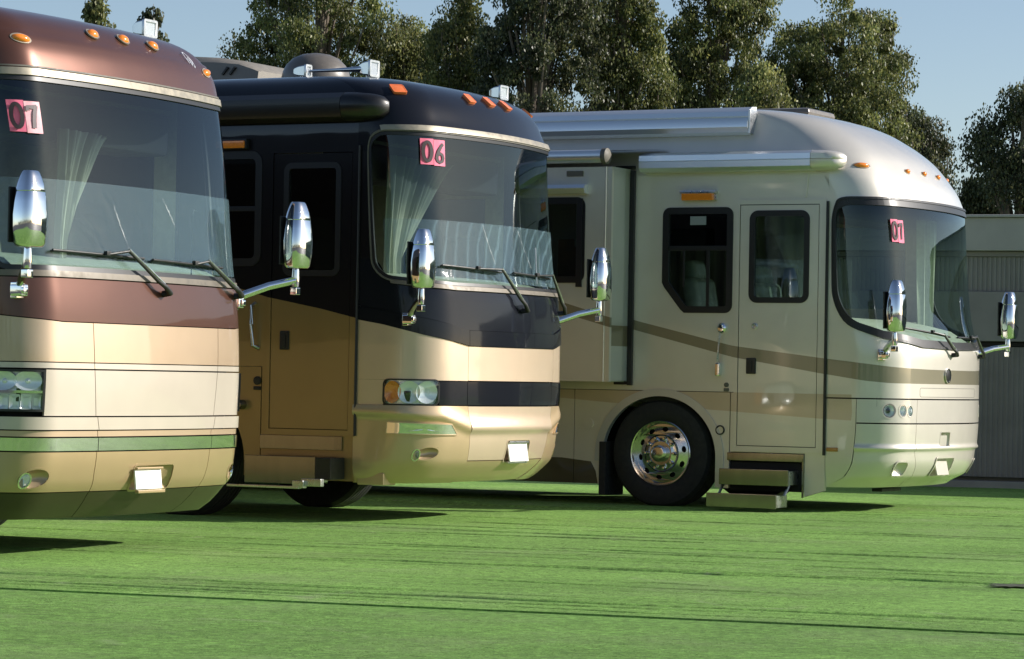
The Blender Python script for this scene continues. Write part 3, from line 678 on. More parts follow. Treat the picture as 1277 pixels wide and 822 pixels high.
    # curtain tied back at the passenger side, seats, aerial
    curtain(root, -1, -.64, 2.70, 1.80, -.37, .36, 9, .09)
    seat(root, -1.75, .66, seatm); seat(root, -1.75, -.66, seatm)
    p = b.pt(b.sv(.60), 1.80, -.10)
    MB().tube([p, p+Vector((0, 0, .42)), p+Vector((0, .02, .45)), p+Vector((0, .05, .44))], .005, 6).obj('cabin_aerial', blackp, root)
    # sides, wheels
    m = MB(); m.two = True
    m.plate([(-.77, 1.0), (-.77, 3.1), (-10.97, 3.1), (-10.97, 1.0)], [], side_fn(-1), .05).obj('side_wall', [side, cream_l], root, 20)
    skirts(root, side, -1, [(-2.0, .46, .64, .60), (-8.2, .46, .64, .60)], .26, .994, [-.77, -1.3, -2.9, -4.6, -6.4, -9.2, -10.97])
    driver_side(root, side, 3.1, 1.0, .26, .485)
    for u in (-2.0, -8.2): wheel(root, u, -1, detail=False)
    # small things under the nose and on the roof
    MB().box((-.75, -.1, .235), (.12, .26, .035), .006).obj('tow_receiver', whiteplate, root)
    o = lamp_box(root, at_on(root, 181, 36, -1.6), .02)
def creases(b, root, lines):  # pale strips laid on the film: creases and painted sun glints
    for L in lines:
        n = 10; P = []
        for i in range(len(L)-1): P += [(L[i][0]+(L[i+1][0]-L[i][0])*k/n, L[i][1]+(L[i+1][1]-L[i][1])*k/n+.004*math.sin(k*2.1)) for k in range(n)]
        b.strokes([P], .011, .006, lambda x, y: (x, y)).obj('film_crease_glint', crease_glintm, root)
def at_on(root, px, py, u):
    """point of the vertical plane at distance u along a coach seen at a photo pixel"""
    M = root.matrix_basis.inverted() if root.matrix_basis else None
    L = Matrix.Translation(root.location) @ Matrix.Rotation(root.rotation_euler.z, 4, 'Z'); I = L.inverted()
    o = I @ Vector((0, 0, CAMH)); d = I.to_3x3() @ ray(px, py); t = (u-o.x)/d.x; return o+d*t
def lamp_box(root, p, dz=0, w=.17, h=.12):
    """square chrome work lamp on a stalk: tapered shell, bezel, ribbed face"""
    o = empty('roof_lamp', p); o.parent = root; L = []
    for x, k in ((-.09, .35), (-.075, .55), (-.03, .82), (.03, .97), (.045, 1.0)): L.append([(x, y*w/2*k, z*h/2*k) for y, z in ((-1, -.8), (-.8, -1), (.8, -1), (1, -.8), (1, .8), (.8, 1), (-.8, 1), (-1, .8))])
    m = MB().add([v for r in L for v in r], [(i*8+k, i*8+(k+1) % 8, (i+1)*8+(k+1) % 8, (i+1)*8+k) for i in range(4) for k in range(8)]+[tuple(range(8))]); m.obj('lamp_shell', alloy, o, 20)
    f = lambda a, c, d: (.05-d, a, c)
    MB().plate(rrect(-w/2-.004, w/2+.004, -h/2-.004, h/2+.004, .015, 3), [rrect(-w/2+.014, w/2-.014, -h/2+.014, h/2-.014, .008, 3)], f, .02).obj('lamp_bezel', steel, o, 20)
    q = MB(); n = 12
    for k in range(n):
        y0 = -w/2+.012+(w-.024)*k/n; y1 = y0+(w-.024)/n; q.add([(.036, y0, -h/2+.012), (.036, y0, h/2-.012), (.041, (y0+y1)/2, h/2-.012), (.041, (y0+y1)/2, -h/2+.012), (.036, y1, h/2-.012), (.036, y1, -h/2+.012)], [(0, 1, 2, 3), (3, 2, 4, 5)])
    q.obj('lamp_face', reflm, o, 0)
    MB().tube([(-.02, 0, -h/2+.01), (-.02, 0, -h/2-.06)], .012, 8).box((-.02, 0, -h/2-.06), (.07, .05, .012), .003).obj('lamp_foot', steel, o)
    return o
def curtain(root, sg, u, zt, zb, v0, v1, n, wide=.10, m=None):
    """pleated curtain hanging from the ceiling and gathered to one side"""
    m = m or curtm; K = n*10; J = 22; V = []
    for j in range(J+1):
        t = j/J; e = v1+(v0+wide-v1)*(t**.8 if t < .8 else .84+.0*(t-.8)); z = zt+(zb-zt)*t
        for k in range(K+1):
            q = k/K; w_ = q+.022*math.sin(q*9+1.3)+.012*math.sin(q*23+t*2); V.append((u+(.026+.014*math.sin(q*13))*math.cos(w_*n*2*math.pi+.9*math.sin(t*2.2+q*4))*(1-.3*t)+.10*q*q*-1, v0+(e-v0)*q+.012*math.sin(t*5+q*7), z))
    MB().add(V, [(j*(K+1)+k, j*(K+1)+k+1, (j+1)*(K+1)+k+1, (j+1)*(K+1)+k) for j in range(J) for k in range(K)]).obj('curtain', m, root, 80)

# ================================================================== coach 2: black over gold
def coach2():
    b, root = BOD[1], ROOT[1]
    tag(root, 'black topped motorhome with gold lower body parked between the two others', 'motorhome', 'motorhomes parked side by side on green carpet')
    edge = [(-12, 2.9), (-3, 2.15), (-1.84, 1.837), (-1.6, 1.773), (-1.086, 1.68), (-.79, 1.615), (-.54, 1.56), (-.2, 1.48), (-.033, 1.404), (1, 1.40)]
    P = paint('black_gold_paint', (.31, .205, .085), [(edge, None, (.008, .008, .010))], metal=.35, rough=.3, spec=.2, coat=.8)
    blk = paint('black_paint', (.010, .011, .016), metal=.0, rough=.2, coat=.42, spec=.08)
    gold = paint('champagne_gold_paint', (.60, .465, .34), metal=.45, rough=.45)
    low = paint('lower_gold_paint', (.56, .41, .25), metal=.5, rough=.42)
    wg = glass('windshield_glass_black', (.72, .80, .76), (2.40, 2.90, (.14, .18, .22)), boost=.95)
    zb = table([(0, 1.886), (.9, 1.888), (1.2, 1.905), (1.56, 1.94)])
    se = b.sc+.02; T, B = win_funcs(se, 3.065, .14, zb)
    cfg = dict(se=se, T=T, B=B, paint=P, cap=blk, glass=wg, zs=3.06, zc=3.02, zd=1.80, dash=dashm)
    coach_common(root, b, cfg)
    lp = win_loop(se, T, B)
    b.ring(lp, .025, off=.006, th=.02, out=.01).obj('windshield_gasket', gasket, root)
    b.ring(lp, .016, off=.012, th=.03, out=.03).obj('windshield_surround', dashb, root)
    for sg in (1,):
        b.cell(-1.45, b.se-.2, lambda s: T(s)+.020, lambda s: T(s)+.064, off=.022, th=.03, ns=90, nz=3).obj('brow_trim', trimc, root)
    b.cell(-1.45, 1.5, lambda s: B(s)-.05, lambda s: B(s)-.012, off=.014, th=.03, ns=90, nz=2).obj('cowl_trim', cowlm, root)
    bo = table([(0, 1.402), (.755, 1.404), (b.sv(1.153), 1.481), (b.sc, 1.56), (b.se, 1.60)])
    cr = table([(0, 1.526), (.755, 1.528), (b.sv(1.1), 1.602), (b.sc, 1.675), (b.se, 1.71)])
    b.cell(-b.se, b.se, lambda s: cr(s), lambda s: B(s)-.052+.05*min(1, max(0, (abs(s)-1.40)/.05)), th=.03, ns=110, nz=7, gap=.001).obj('black_hood_panel', blk, root, 60)
    for l, r in ((-b.se, -.755), (-.755, .755), (.755, b.se)):
        b.cell(l, r, bo, cr, off=lambda s, z: .014*min(1, max(0, (1.2-abs(s))/.5+.3)), th=.03, ns=40, nz=3, gap=.002).obj('black_belt_panel', blk, root, 60)
    hin, hout = b.sv(1.06), b.sc-.01
    mid = [(-.755, .755)]
    b.cell(-.755, .755, 1.127, bo, th=.03).obj('gold_front_panel', gold, root, 60)
    sL = lambda sg: (lambda z: sg*float(np.interp(z, [.3, .5, .74, .93, 1.2], [.60, .66, .70, .745, .755])))
    b.cell(sL(-1), sL(1), .931, 1.124, off=-.006, th=.02).obj('black_grille_panel', blk, root)
    crest = lambda s, z: .03*math.exp(-((z-.745)/.07)**2) if z > .745 else .03*math.exp(-((z-.745)/.025)**2)
    rec = rrect(-.135, .285, .475, .655, .03, 5)
    b.cell(sL(-1), sL(1), .492, .928, off=crest, th=.03, ns=76, nz=22, holes=[rec]).obj('bumper_centre', gold, root, 60)
    b.cell(sL(-1), sL(1), .31, .488, off=-.004, th=.03, nz=6, ns=40, holes=[rec]).obj('bumper_lip', low, root, 60)
    crs = table([(.0, .745), (.70, .745), (b.sv(1.03), .84), (b.sc, .868), (b.se, .87)])
    for sg in (-1, 1):
        q = lambda a, c: sorted((a, c), key=lambda f: f(1) if callable(f) else f)
        b.cell(*q(sg*.755, sg*b.se), 1.127, bo, th=.03, gap=.0008).obj('gold_corner_panel', gold, root, 60)
        b.cell(*q(sL(sg), sg*(hin-.01)), .931, 1.124, off=-.006, th=.02).obj('black_grille_panel', blk, root)
        b.cell(*q(sg*hout, sg*b.se), .928, 1.127, th=.02, gap=.0004).obj('corner_filler', gold, root, 60)
        fog = oval(sg*b.sv(1.10), .552, .105, .052, 26, sg*-.12)
        b.cell(*q(sL(sg), sg*b.se), .31, .928, off=lambda s, z: .024*math.exp(-((z-crs(s))/.07)**2) if z > crs(s) else .024*math.exp(-((z-crs(s))/.03)**2), th=.03, ns=44, nz=34, holes=[fog], gap=.0008).obj('bumper_corner', low, root, 60)
        pocket(b, root, 'fog_light_pocket', fog, low, .05)
        c = sg*(b.sv(1.165)); o = b.shape(oval(c, .54, .03, .045, 20), .0, .02, h=.012, nr=5).obj('fog_light', lens, root)
        b.shape(oval(c, .54, .03, .044, 20), -.01, 0, h=-.03, nr=5).obj('reflector', reflm, o); b.ring(oval(c, .54, .03, .045, 20), .008, .006, .02, .004).obj('bezel', chrome, o)
        # mirror-finish strip low on the corner
        lo, hi = b.sv(.86), b.sc-.06; L = [(hi, .708), (hi, .795), (lo+.07, .782), (lo, .704)]
        if sg > 0: L = L
        else: L = [(-x, z) for x, z in L]
        o = b.shape(L, .012, .012, nr=6).obj('chrome_corner_strip', chrome, root); b.ring(L if sg > 0 else L[::-1], .008, .016, .02, .006).obj('strip_frame', low, o)
        # headlight
        a, c = sorted((sg*hin, sg*hout)); z0, z1 = .934, 1.13; n = 10
        out_, inn = (c, a) if sg > 0 else (a, c); rr = .085
        lp2 = rrect(a, c, z0, z1, .04, 6)
        o = b.shape(lp2, .006, .0, h=.02, nr=7).obj('headlight', lens, root)
        b.shape(lp2, -.03, 0, nr=6).obj('headlight_housing', reflm, o)
        b.ring(lp2, .012, .008, .08, .006).obj('headlight_frame', blackp, o)
        W = c-a
        for k, m_, rx in ((.16, amber, .07), (.46, chrome, .09), (.78, chrome, .09)):
            t = k if sg < 0 else 1-k; x = a+W*t
            b.shape(oval(x, (z0+z1)/2, rx, .088, 24), -.004, 0, h=-.024, nr=6).obj('turn_lens' if m_ is amber else 'reflector', m_ if m_ is amber else reflm, o)
            if m_ is chrome: b.shape(oval(x, (z0+z1)/2, .034, .034, 16), -.02, 0, h=.02, nr=4).obj('bulb_cover', lens, o)
    pocket(b, root, 'plate_recess', rec, gold, .045, flat=True)
    o = MB().box((.0, .075, .555), (.012, .33, .155), .003, Matrix.Rotation(R_(-9), 4, 'Y')).obj('license_plate', whiteplate, root)
    MB().box((.006, .075, .635), (.02, .33, .018), .004).box((-.012, .075, .472), (.03, .33, .018), .004).obj('plate_holder', steel, o)
    for v, z in ((-1.16, 3.415), (-.35, 3.40), (-.0, 3.402), (.345, 3.40), (1.12, 3.40)):
        sq_light(b, root, b.sv(v), z, .05 if abs(v) < 1 else .05, .030, orange)
    mirror(root, -1, 1.835, (-.31, 1.24, 1.63), 1.755); mirror(root, 1, 1.835, (-.31, 1.24, 1.63), 1.755)
    wiper(b, root, (b.sv(.06), 1.705), (b.sv(-.31), 2.012), (b.sv(-1.0), 2.03), (b.sv(-.25), 2.0))
    wiper(b, root, (b.sv(1.0), 1.71), (b.sv(.667), 2.0), (b.sv(-.05), 2.005), (b.sv(.72), 1.985))
    fm = film('protective_film_black', (0, 1.15, 1.62), 2.4)
    b.cell(-se+.10, se-.03, lambda s: B(s)+.03, lambda s: 2.395, off=.002, th=0, ns=70, nz=12).obj('protective_film', fm, root)
    creases(b, root, [[(-.44, 2.38), (-.37, 2.22), (-.27, 2.03)], [(.13, 2.36), (.24, 2.2), (.37, 2.05)]])  # two sun glints on the film, drawn as pale strips
    p = b.pt(b.sv(.38), 1.93, .02)
    MB().tube([p, p+Vector((-.02, 0, .3))], .006, 6).obj('cabin_aerial', steel, root)
    curtain(root, -1, -.68, 2.92, 1.9, -.95, .38, 11, .22)
    seat(root, -1.62, .70, seatm); seat(root, -.98, -.88, seatm)
    # passenger side: wall with openings for door and window
    u0, u1, d0, d1 = -1.575, -.80, .70, 2.94
    win = rrect(-2.75, -1.665, 2.03, 2.93, .09)
    m = MB(); m.two = True
    m.plate([(-.77, .32), (-.77, 3.06), (-10.97, 3.06), (-10.97, 1.215), (-1.62, 1.215), (-1.62, .32)], [[(u0, d0), (u1, d0), (u1, d1), (u0, d1)], win], side_fn(-1), .05).obj('side_wall', [P, cream_l], root, 20)
    skirts(root, P, -1, [(-2.415, .46, .64, .60), (-8.2, .46, .64, .60)], .34, 1.211, [-1.626, -3.3, -5.2, -7.2, -9.2, -10.97])
    w = side_window(root, 'side_window', win, SIDEV, tintd, .05)
    MB().box((-2.2, -1.26, 2.48), (1.06, .012, .04), .003).box((-2.2, -1.26, 2.3), (.03, .012, .5), .003).obj('window_mullion', gasket, w)
    MB().box((-2.0, -1.1, 2.65), (.18, .02, .5), .005).obj('window_drape', curtm, w)
    # entry door
    o = MB().plate([(u0-.005, d0-.025), (u1+.04, d0-.025), (u1+.04, d1+.03), (u0-.005, d1+.03)], [[(u0+.03, d0+.02), (u1-.012, d0+.02), (u1-.012, d1-.02), (u0+.03, d1-.02)]], side_fn(-1, SIDEV+.012), .05).obj('door_frame', P, root, 20)
    dl = rrect(-1.43, -.925, 1.95, 2.83, .06)
    dr = MB().plate([(u0+.036, d0+.026), (u1-.018, d0+.026), (u1-.018, d1-.026), (u0+.036, d1-.026)], [dl], side_fn(-1, SIDEV+.006), .045).obj('door', P, root, 20)
    side_window(dr, 'door_window', dl, SIDEV+.006, tintd, .035)
    MB().box((-1.41, -SIDEV-.012, 1.425), (.085, .02, .15), .008).box((-1.41, -SIDEV-.024, 1.42), (.03, .012, .1), .004).obj('door_latch', blackp, dr)
    MB().tube([(u1+.052, -SIDEV-.01, d0-.02), (u1+.052, -SIDEV-.01, d1+.03)], .010, 8).obj('door_hinge', gasket, root)
    # grab handle, cap, latches, porch lamp
    MB().tube([(-1.70, -SIDEV, 1.72), (-1.70, -SIDEV-.05, 1.70), (-1.695, -SIDEV-.06, 1.55), (-1.685, -SIDEV-.05, 1.38), (-1.66, -SIDEV, 1.36)], .015, 10).obj('grab_handle', steel, root)
    MB().lathe([(.04, 0), (.04, -.07), (.034, -.085), (0, -.087)], 20, 'y', (-1.80, -SIDEV, .905)).obj('filler_cap', brushed, root)
    MB().lathe([(.035, 0), (.035, -.012), (0, -.016)], 18, 'y', (-1.66, -SIDEV-.001, 1.10)).box((-1.66, -SIDEV-.006, 1.04), (.07, .012, .03), .004).obj('keyhole', blackp, root)
    o = MB().box((-1.93, -SIDEV-.025, 3.0), (.30, .05, .085), .008).obj('porch_lamp', blackp, root)
    MB().box((-1.93, -SIDEV-.054, 2.995), (.27, .02, .06), .006).obj('porch_lamp_lens', amber, o)
    awblk = mat('black_awning_cover', (.008, .008, .009), .38, coat=.15); cfg_cap[0] = awblk
    awning(root, 'awning', [(-1.24, 3.39), (-1.35, 3.385), (-1.42, 3.34), (-1.43, 3.27), (-1.40, 3.19), (-1.32, 3.16), (-1.24, 3.16)], -10.5, -.86, awblk, .34)
    # steps
    o = MB().box((-1.24, -SIDEV-.008, .615), (.76, .016, .11), .003).obj('step_header', brushed, root)
    stair(root, -1.655, -1.0, [(1.46, .29, .51, .18)])
    MB().box((-.90, -1.40, .42), (.14, .22, .17), .006).obj('step_motor_box', blackp, root)
    o = MB().box((-1.32, -1.70, .275), (.66, .05, .02), .003).obj('step', steel, root)
    MB().box((-.90, -1.66, .315), (.18, .05, .06), .006).box((-1.0, -1.69, .30), (.10, .06, .06), .006).obj('step_bracket', steel, o)
    MB().box((-.62, -1.15, .345), (.24, .2, .10), .01).obj('skirt_end', low, root)
    driver_side(root, P, 3.06, 1.215, .34, .485)
    wheel(root, -2.415, -1); wheel(root, -8.2, -1, detail=False)
    # roof: satellite dome, air conditioner shroud, horns
    p = at_on(root, 394, 97, -2.9)
    o = MB().lathe([(.31, -.02), (.315, .02), (.30, .08), (.27, .14), (.21, .20), (.13, .235), (.05, .248), (0, .25)], 40, 'z', (p.x, p.y, p.z-.03)).obj('satellite_dome', domep, root)
    p = at_on(root, 300, 99, -4.0)
    q = MB(); n = 10; V = []
    for i, (u, h, wv) in enumerate(((.45, .03, .42), (.40, .06, .44), (.25, .13, .45), (.0, .165, .45), (-.5, .20, .45), (-1.0, .16, .43), (-1.1, .02, .42))):
        V += [(p.x+u, p.y-wv, p.z-.06), (p.x+u, p.y-wv*.96, p.z+h*.7), (p.x+u, p.y-wv*.8, p.z+h), (p.x+u, p.y+wv*.8, p.z+h), (p.x+u, p.y+wv*.96, p.z+h*.7), (p.x+u, p.y+wv, p.z-.06)]
    q.add(V, [(6*i+k, 6*i+k+1, 6*i+k+7, 6*i+k+6) for i in range(6) for k in range(5)]+[tuple(range(6))]).obj('air_conditioner_shroud', mat('shroud_plastic', (.23, .21, .18), .6, noise=.08), root)
    for du in (.2, .12): MB().box((p.x+du, p.y-.44, p.z+.03), (.02, .05, .09), .003, Matrix.Rotation(R_(40), 4, 'Y')).obj('shroud_slot', blackp, root)
    a = at_on(root, 461, 86, -1.15); c = at_on(root, 379, 89, -1.65)
    lamp_box(root, a, 0, .15, .13); lamp_box(root, c, 0, .09, .10)
    MB().tube([c, c.lerp(a, .4), c.lerp(a, .8), a], [.012, .014, .022, .045], 12).obj('air_horn', chrome, root)
    a = at_on(root, 623, 116, -1.2); lamp_box(root, a, 0, .15, .12)

# ================================================================== coach 3: silver
def coach3():
    b, root = BOD[2], ROOT[2]
    tag(root, 'silver motorhome with olive stripe and steps at its closed door, rightmost', 'motorhome', 'motorhomes parked side by side on green carpet')
    s1t = [(-12, 2.5), (-4, 2.02), (-3.3, 1.89), (-2.67, 1.712), (-1.70, 1.491), (-.85, 1.392), (-.4, 1.345), (-.2, 1.32), (0, 1.30)]
    s1b = [(-12, 2.35), (-4, 1.90), (-3.3, 1.79), (-2.67, 1.622), (-1.70, 1.388), (-.85, 1.254), (-.4, 1.19), (-.2, 1.172), (0, 1.17)]
    t2b = [(-12, 1.1), (-4, 1.02), (-2.93, .946), (-1.68, .889), (-.84, .842), (-.51, .83), (-.50, 1.3), (1, 1.3)]
    t2t = [(-12, 1.064), (-.51, 1.064), (-.50, 0), (1, 0)]
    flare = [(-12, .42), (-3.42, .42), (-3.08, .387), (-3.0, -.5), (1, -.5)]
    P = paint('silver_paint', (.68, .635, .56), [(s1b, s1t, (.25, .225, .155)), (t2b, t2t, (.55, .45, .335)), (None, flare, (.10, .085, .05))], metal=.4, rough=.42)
    lite = paint('pale_silver_paint', (.66, .615, .55), metal=.25)
    wg = glass('windshield_glass_silver', (.72, .80, .76), (2.3, 2.7, (.15, .20, .26)), boost=.95)
    zb = table([(0, 1.50), (.75, 1.512), (b.sv(1.178), 1.585), (b.sc, 1.69), (b.sc+.15, 1.80)])
    se = b.sc+.125; T, B = win_funcs(se, 2.83, .24, zb)
    cfg = dict(se=se, T=T, B=B, paint=P, cap=P, glass=wg, zs=3.06, zc=2.97, zd=1.46, dash=dashm, bulk=dashb, dr=.26)
    coach_common(root, b, cfg)
    lp = win_loop(se, T, B, 60)
    b.ring(lp, .07, off=.010, th=.025, out=.012).obj('windshield_frame', gasket, root)
    b.ring(lp, .02, off=.016, th=.02, out=.016).obj('windshield_bead', blackp, root)
    sm = lambda sg: (lambda z: sg*float(np.interp(z, [.2, .35, .58, .8, 1.03], [.62, .72, .84, .85, .84])))
    q = lambda a, c: sorted((a, c), key=lambda f: f(1) if callable(f) else f)
    b.cell(-b.se, b.se, 1.033, lambda s: B(s)-.005, th=.03, ns=96, nz=14).obj('upper_nose_panel', P, root, 60)
    lo = b.sc-.04
    circ = lambda sg: [oval(sg*b.sv(1.15), .925, .068, .068), oval(sg*b.sv(1.035), .925, .047, .058), oval(sg*b.sv(.945), .922, .042, .052)]
    cres = lambda s, z: .018*math.exp(-((z-.585)/.02)**2)+(-.01 if z < .57 else 0)
    rec = rrect(-.40, .02, .325, .495, .02, 4); tow = rrect(-.38, -.16, .60, .735, .012, 3)
    b.cell(sm(-1), sm(1), .812, 1.027, th=.03).obj('headlight_panel', lite, root, 60)
    b.cell(sm(-1), sm(1), .215, .806, off=cres, th=.03, ns=96, nz=44, holes=[rec, tow]).obj('bumper_centre', P, root, 60)
    for sg in (-1, 1):
        b.cell(*q(sm(sg), sg*lo), .812, 1.027, th=.03, ns=48, nz=16, holes=circ(sg)).obj('headlight_panel', lite, root, 60)
        b.cell(*q(sg*lo, sg*b.se), .215, 1.027, th=.03).obj('corner_panel', P, root, 60)
        fog = rrect(*sorted((sg*b.sv(.90), sg*b.sv(1.06))), .335, .465, .04, 5)
        b.cell(*q(sm(sg), sg*lo), .215, .806, off=cres, th=.03, ns=44, nz=44, holes=[fog]).obj('bumper_corner', P, root, 60)
        pocket(b, root, 'fog_scoop', fog, P, .05)
        for i, L in enumerate(circ(sg)):
            o = pocket(b, root, 'headlight', L, lite, .05, .012)
            c = (sum(p[0] for p in L)/len(L), sum(p[1] for p in L)/len(L)); r = (max(p[0] for p in L)-c[0])*.84; rz = (max(p[1] for p in L)-c[1])*.84
            b.shape(oval(*c, r, rz), -.012, .01, h=.012, nr=5).obj('headlight_lens', lens, o)
            b.shape(oval(*c, r*.98, rz*.98), -.02, 0, h=-.03, nr=6).obj('reflector', reflm, o)
            b.shape(oval(*c, r*.4, rz*.4), -.03, 0, h=.02, nr=3).obj('bulb_cover', blackp if i == 0 else lens, o)
            b.ring(oval(*c, r, rz), .008, -.002, .02, .004).obj('bezel', chrome, o)
    pocket(b, root, 'plate_recess', rec, P, .06, flat=True); pocket(b, root, 'tow_hook_recess', tow, P, .06, flat=True)
    MB().box((-.045, -.20, .41), (.012, .31, .155), .003, Matrix.Rotation(R_(-12), 4, 'Y')).obj('license_plate', P, root)
    b.shape(rrect(-.35, -.20, .605, .70, .01, 3), -.012, .02).obj('recess_cover', P, root)
    b.ring(rrect(-.80, .62, 1.05, 1.135, .02, 4), .004, .0012, .004).obj('hood_seam', dashb, root)
    o = b.shape(oval(b.sv(-.27), 1.25, .055, .062), .012, .012, h=.008).obj('oval_emblem', gasket, root); b.ring(oval(b.sv(-.27), 1.25, .055, .062), .008, .018, .02, .004).obj('emblem_rim', chrome, o)
    for v, z, rs in ((-1.12, 3.135, .075), (-.45, 3.12, .042), (-.06, 3.122, .042), (.36, 3.118, .042), (1.08, 3.135, .075)):
        clear_light(b, root, b.sv(v), z, rs, .021 if rs > .05 else .018, amber, proud=.024)
    mirror(root, -1, 1.626, (-.26, 1.21, 1.455), 1.55); mirror(root, 1, 1.626, (-.26, 1.21, 1.455), 1.55)
    wiper(b, root, (b.sv(-.15), 1.44), (b.sv(-.42), 1.60), (b.sv(-1.0), 1.665), (b.sv(-.2), 1.60))
    wiper(b, root, (b.sv(.85), 1.44), (b.sv(.5), 1.60), (b.sv(.0), 1.60), (b.sv(.7), 1.60))
    seat(root, -1.85, .66, wraps, .95); seat(root, -2.0, -.62, wraps, .95)
    curtain(root, 1, -.62, 2.75, 1.5, 1.13, .86, 4, -.16, dashm)
    m = MB(); K = 60; m.add([(-3.6+1.7*k/K, 1.16+.025*math.sin(k*1.1), z) for z in (1.6, 2.85) for k in range(K+1)], [(k, k+1, K+2+k, K+1+k) for k in range(K)]); m.obj('pleated_drape', curtm, root, 80)
    # ---------------- passenger side
    u0, u1, d0, d1 = -1.665, -.80, .545, 2.81
    win = rrect(-2.40, -1.715, 1.80, 2.75, .06, 5, bl=(.22, .27))
    so0, so1, sz0, sz1 = -8.0, -2.74, 1.14, 3.02
    m = MB(); m.two = True
    m.plate([(-.77, 1.067), (-.77, 3.06), (-10.97, 3.06), (-10.97, 1.067), (u0, 1.067), (u0, d1), (u1, d1), (u1, 1.067)], [win], side_fn(-1), .05).obj('side_wall', [P, cream_l], root, 20)
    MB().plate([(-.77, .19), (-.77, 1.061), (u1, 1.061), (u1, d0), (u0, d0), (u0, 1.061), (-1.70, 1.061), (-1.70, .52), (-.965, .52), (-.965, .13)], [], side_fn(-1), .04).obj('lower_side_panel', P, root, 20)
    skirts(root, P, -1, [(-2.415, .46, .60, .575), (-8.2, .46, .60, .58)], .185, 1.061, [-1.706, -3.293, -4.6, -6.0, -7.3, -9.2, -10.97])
    # wheel arch trim
    A = []; n = 36
    arc = lambda rx, rz: [(-2.415+rx*math.cos(math.pi*k/n), .46+rz*math.sin(math.pi*k/n)) for k in range(n+1)]
    L = [(-2.415+.655, .19)]+arc(.655, .625)+[(-2.415-.655, .40), (-2.415-.575, .40)]+arc(.575, .555)[::-1]+[(-2.415+.575, .19)]
    MB().plate(L, [], side_fn(-1, SIDEV+.012), .06).obj('wheel_arch_trim', paint('arch_trim_paint', (.55, .56, .56), metal=.5, rough=.35), root, 30)
    MB().box((-2.985, -1.10, .33), (.07, .40, .50), .006).obj('mud_flap', rubber, root)
    wheel(root, -2.415, -1); wheel(root, -8.2, -1, detail=False)
    # window behind the door
    w = side_window(root, 'side_window', win, SIDEV, tintg, .05)
    MB().box((-2.05, -1.262, 2.385), (.64, .016, .045), .003).box((-1.955, -1.262, 2.09), (.032, .016, .56), .003).box((-2.2, -1.262, 2.2), (.02, .012, .35), .003).obj('window_mullion', gasket, w)
    MB().box((-2.05, -1.255, 2.56), (.62, .006, .32)).obj('fixed_pane', tintd, w)
    MB().box((-2.06, -1.268, 2.64), (.16, .006, .08), .002).obj('window_sticker', mat('sticker_grey', (.25, .27, .28), .6), w)
    MB().box((-1.80, .9, 2.1), (.3, .04, .6), .01).obj('window_drape', curtm, w)
    # door
    MB().plate([(u0-.005, d0-.02), (u1+.01, d0-.02), (u1+.01, d1+.015), (u0-.005, d1+.015)], [[(u0+.03, d0+.03), (u1-.055, d0+.03), (u1-.055, d1-.028), (u0+.03, d1-.028)]], side_fn(-1, SIDEV+.012), .05).obj('door_frame', P, root, 20)
    dl = rrect(-1.525, -.96, 1.895, 2.715, .07)
    dr = MB().plate([(u0+.037, d0+.037), (u1-.062, d0+.037), (u1-.062, d1-.035), (u0+.037, d1-.035)], [dl], side_fn(-1, SIDEV+.008), .045).obj('door', P, root, 20)
    MB().plate([(u0+.026, d0+.026), (u1-.05, d0+.026), (u1-.05, d1-.024), (u0+.026, d1-.024)], [[(u0+.05, d0+.05), (u1-.075, d0+.05), (u1-.075, d1-.05), (u0+.05, d1-.05)]], side_fn(-1, SIDEV-.008), .01).obj('door_seal', gasket, root, 20)
    side_window(dr, 'door_window', dl, SIDEV+.008, tintg, .04)
    MB().box((-1.50, -SIDEV-.016, 1.307), (.095, .02, .145), .008).box((-1.50, -SIDEV-.028, 1.30), (.03, .012, .1), .004).obj('door_latch', blackp, dr)
    MB().lathe([(.030, .0), (.030, -.01), (.022, -.012), (.016, -.006), (0, -.008)], 20, 'y', (-1.47, -SIDEV-.008, 1.67)).obj('door_lock', steel, dr)
    MB().box((u1+.025, -SIDEV-.012, (d0+d1)/2-.02), (.022, .03, d1-d0+.03), .005).obj('door_hinge', gasket, root)
    # grab handle
    o = MB().tube([(-1.795, -SIDEV-.03, 1.62), (-1.80, -SIDEV-.062, 1.56), (-1.812, -SIDEV-.062, 1.36), (-1.815, -SIDEV-.03, 1.30)], .013, 10).obj('grab_handle', lens, root)
    MB().tube([(-1.80, -SIDEV-.062, 1.56), (-1.81, -SIDEV-.062, 1.36)], .006, 8).lathe([(.045, 0), (.045, -.03), (.03, -.045), (0, -.05)], 20, 'y', (-1.795, -SIDEV, 1.65)).box((-1.817, -SIDEV-.03, 1.27), (.05, .06, .12), .012).obj('handle_end', chrome, o)
    MB().lathe([(.022, 0), (.022, -.012), (0, -.016)], 14, 'y', (-1.745, -SIDEV, 1.13)).box((-1.745, -SIDEV-.006, 1.085), (.05, .012, .03), .004).obj('keyhole', dashb, root)
    MB().lathe([(.045, 0), (.045, -.012), (.034, -.014), (.03, .01), (0, .012)], 22, 'y', (-1.80, -SIDEV, .715)).obj('vent_cap', blackp, root)
    MB().lathe([(.055, 0), (.055, -.006), (0, -.007)], 24, 'y', (-3.15, -SIDEV, .745)).obj('filler_door', P, root)
    MB().box((-.70, -SIDEV-.006, .565), (.11, .016, .035), .005).obj('side_marker', mat('amber_reflector', (.45, .19, .03), .35, coat=.5), root)
    o = MB().box((-2.045, -SIDEV-.03, 2.90), (.36, .06, .03), .006).box((-2.045, -SIDEV-.012, 2.87), (.35, .024, .085), .004).obj('porch_lamp', steel, root)
    MB().box((-2.05, -SIDEV-.036, 2.86), (.32, .045, .075), .012).obj('porch_lamp_lens', amber, o)
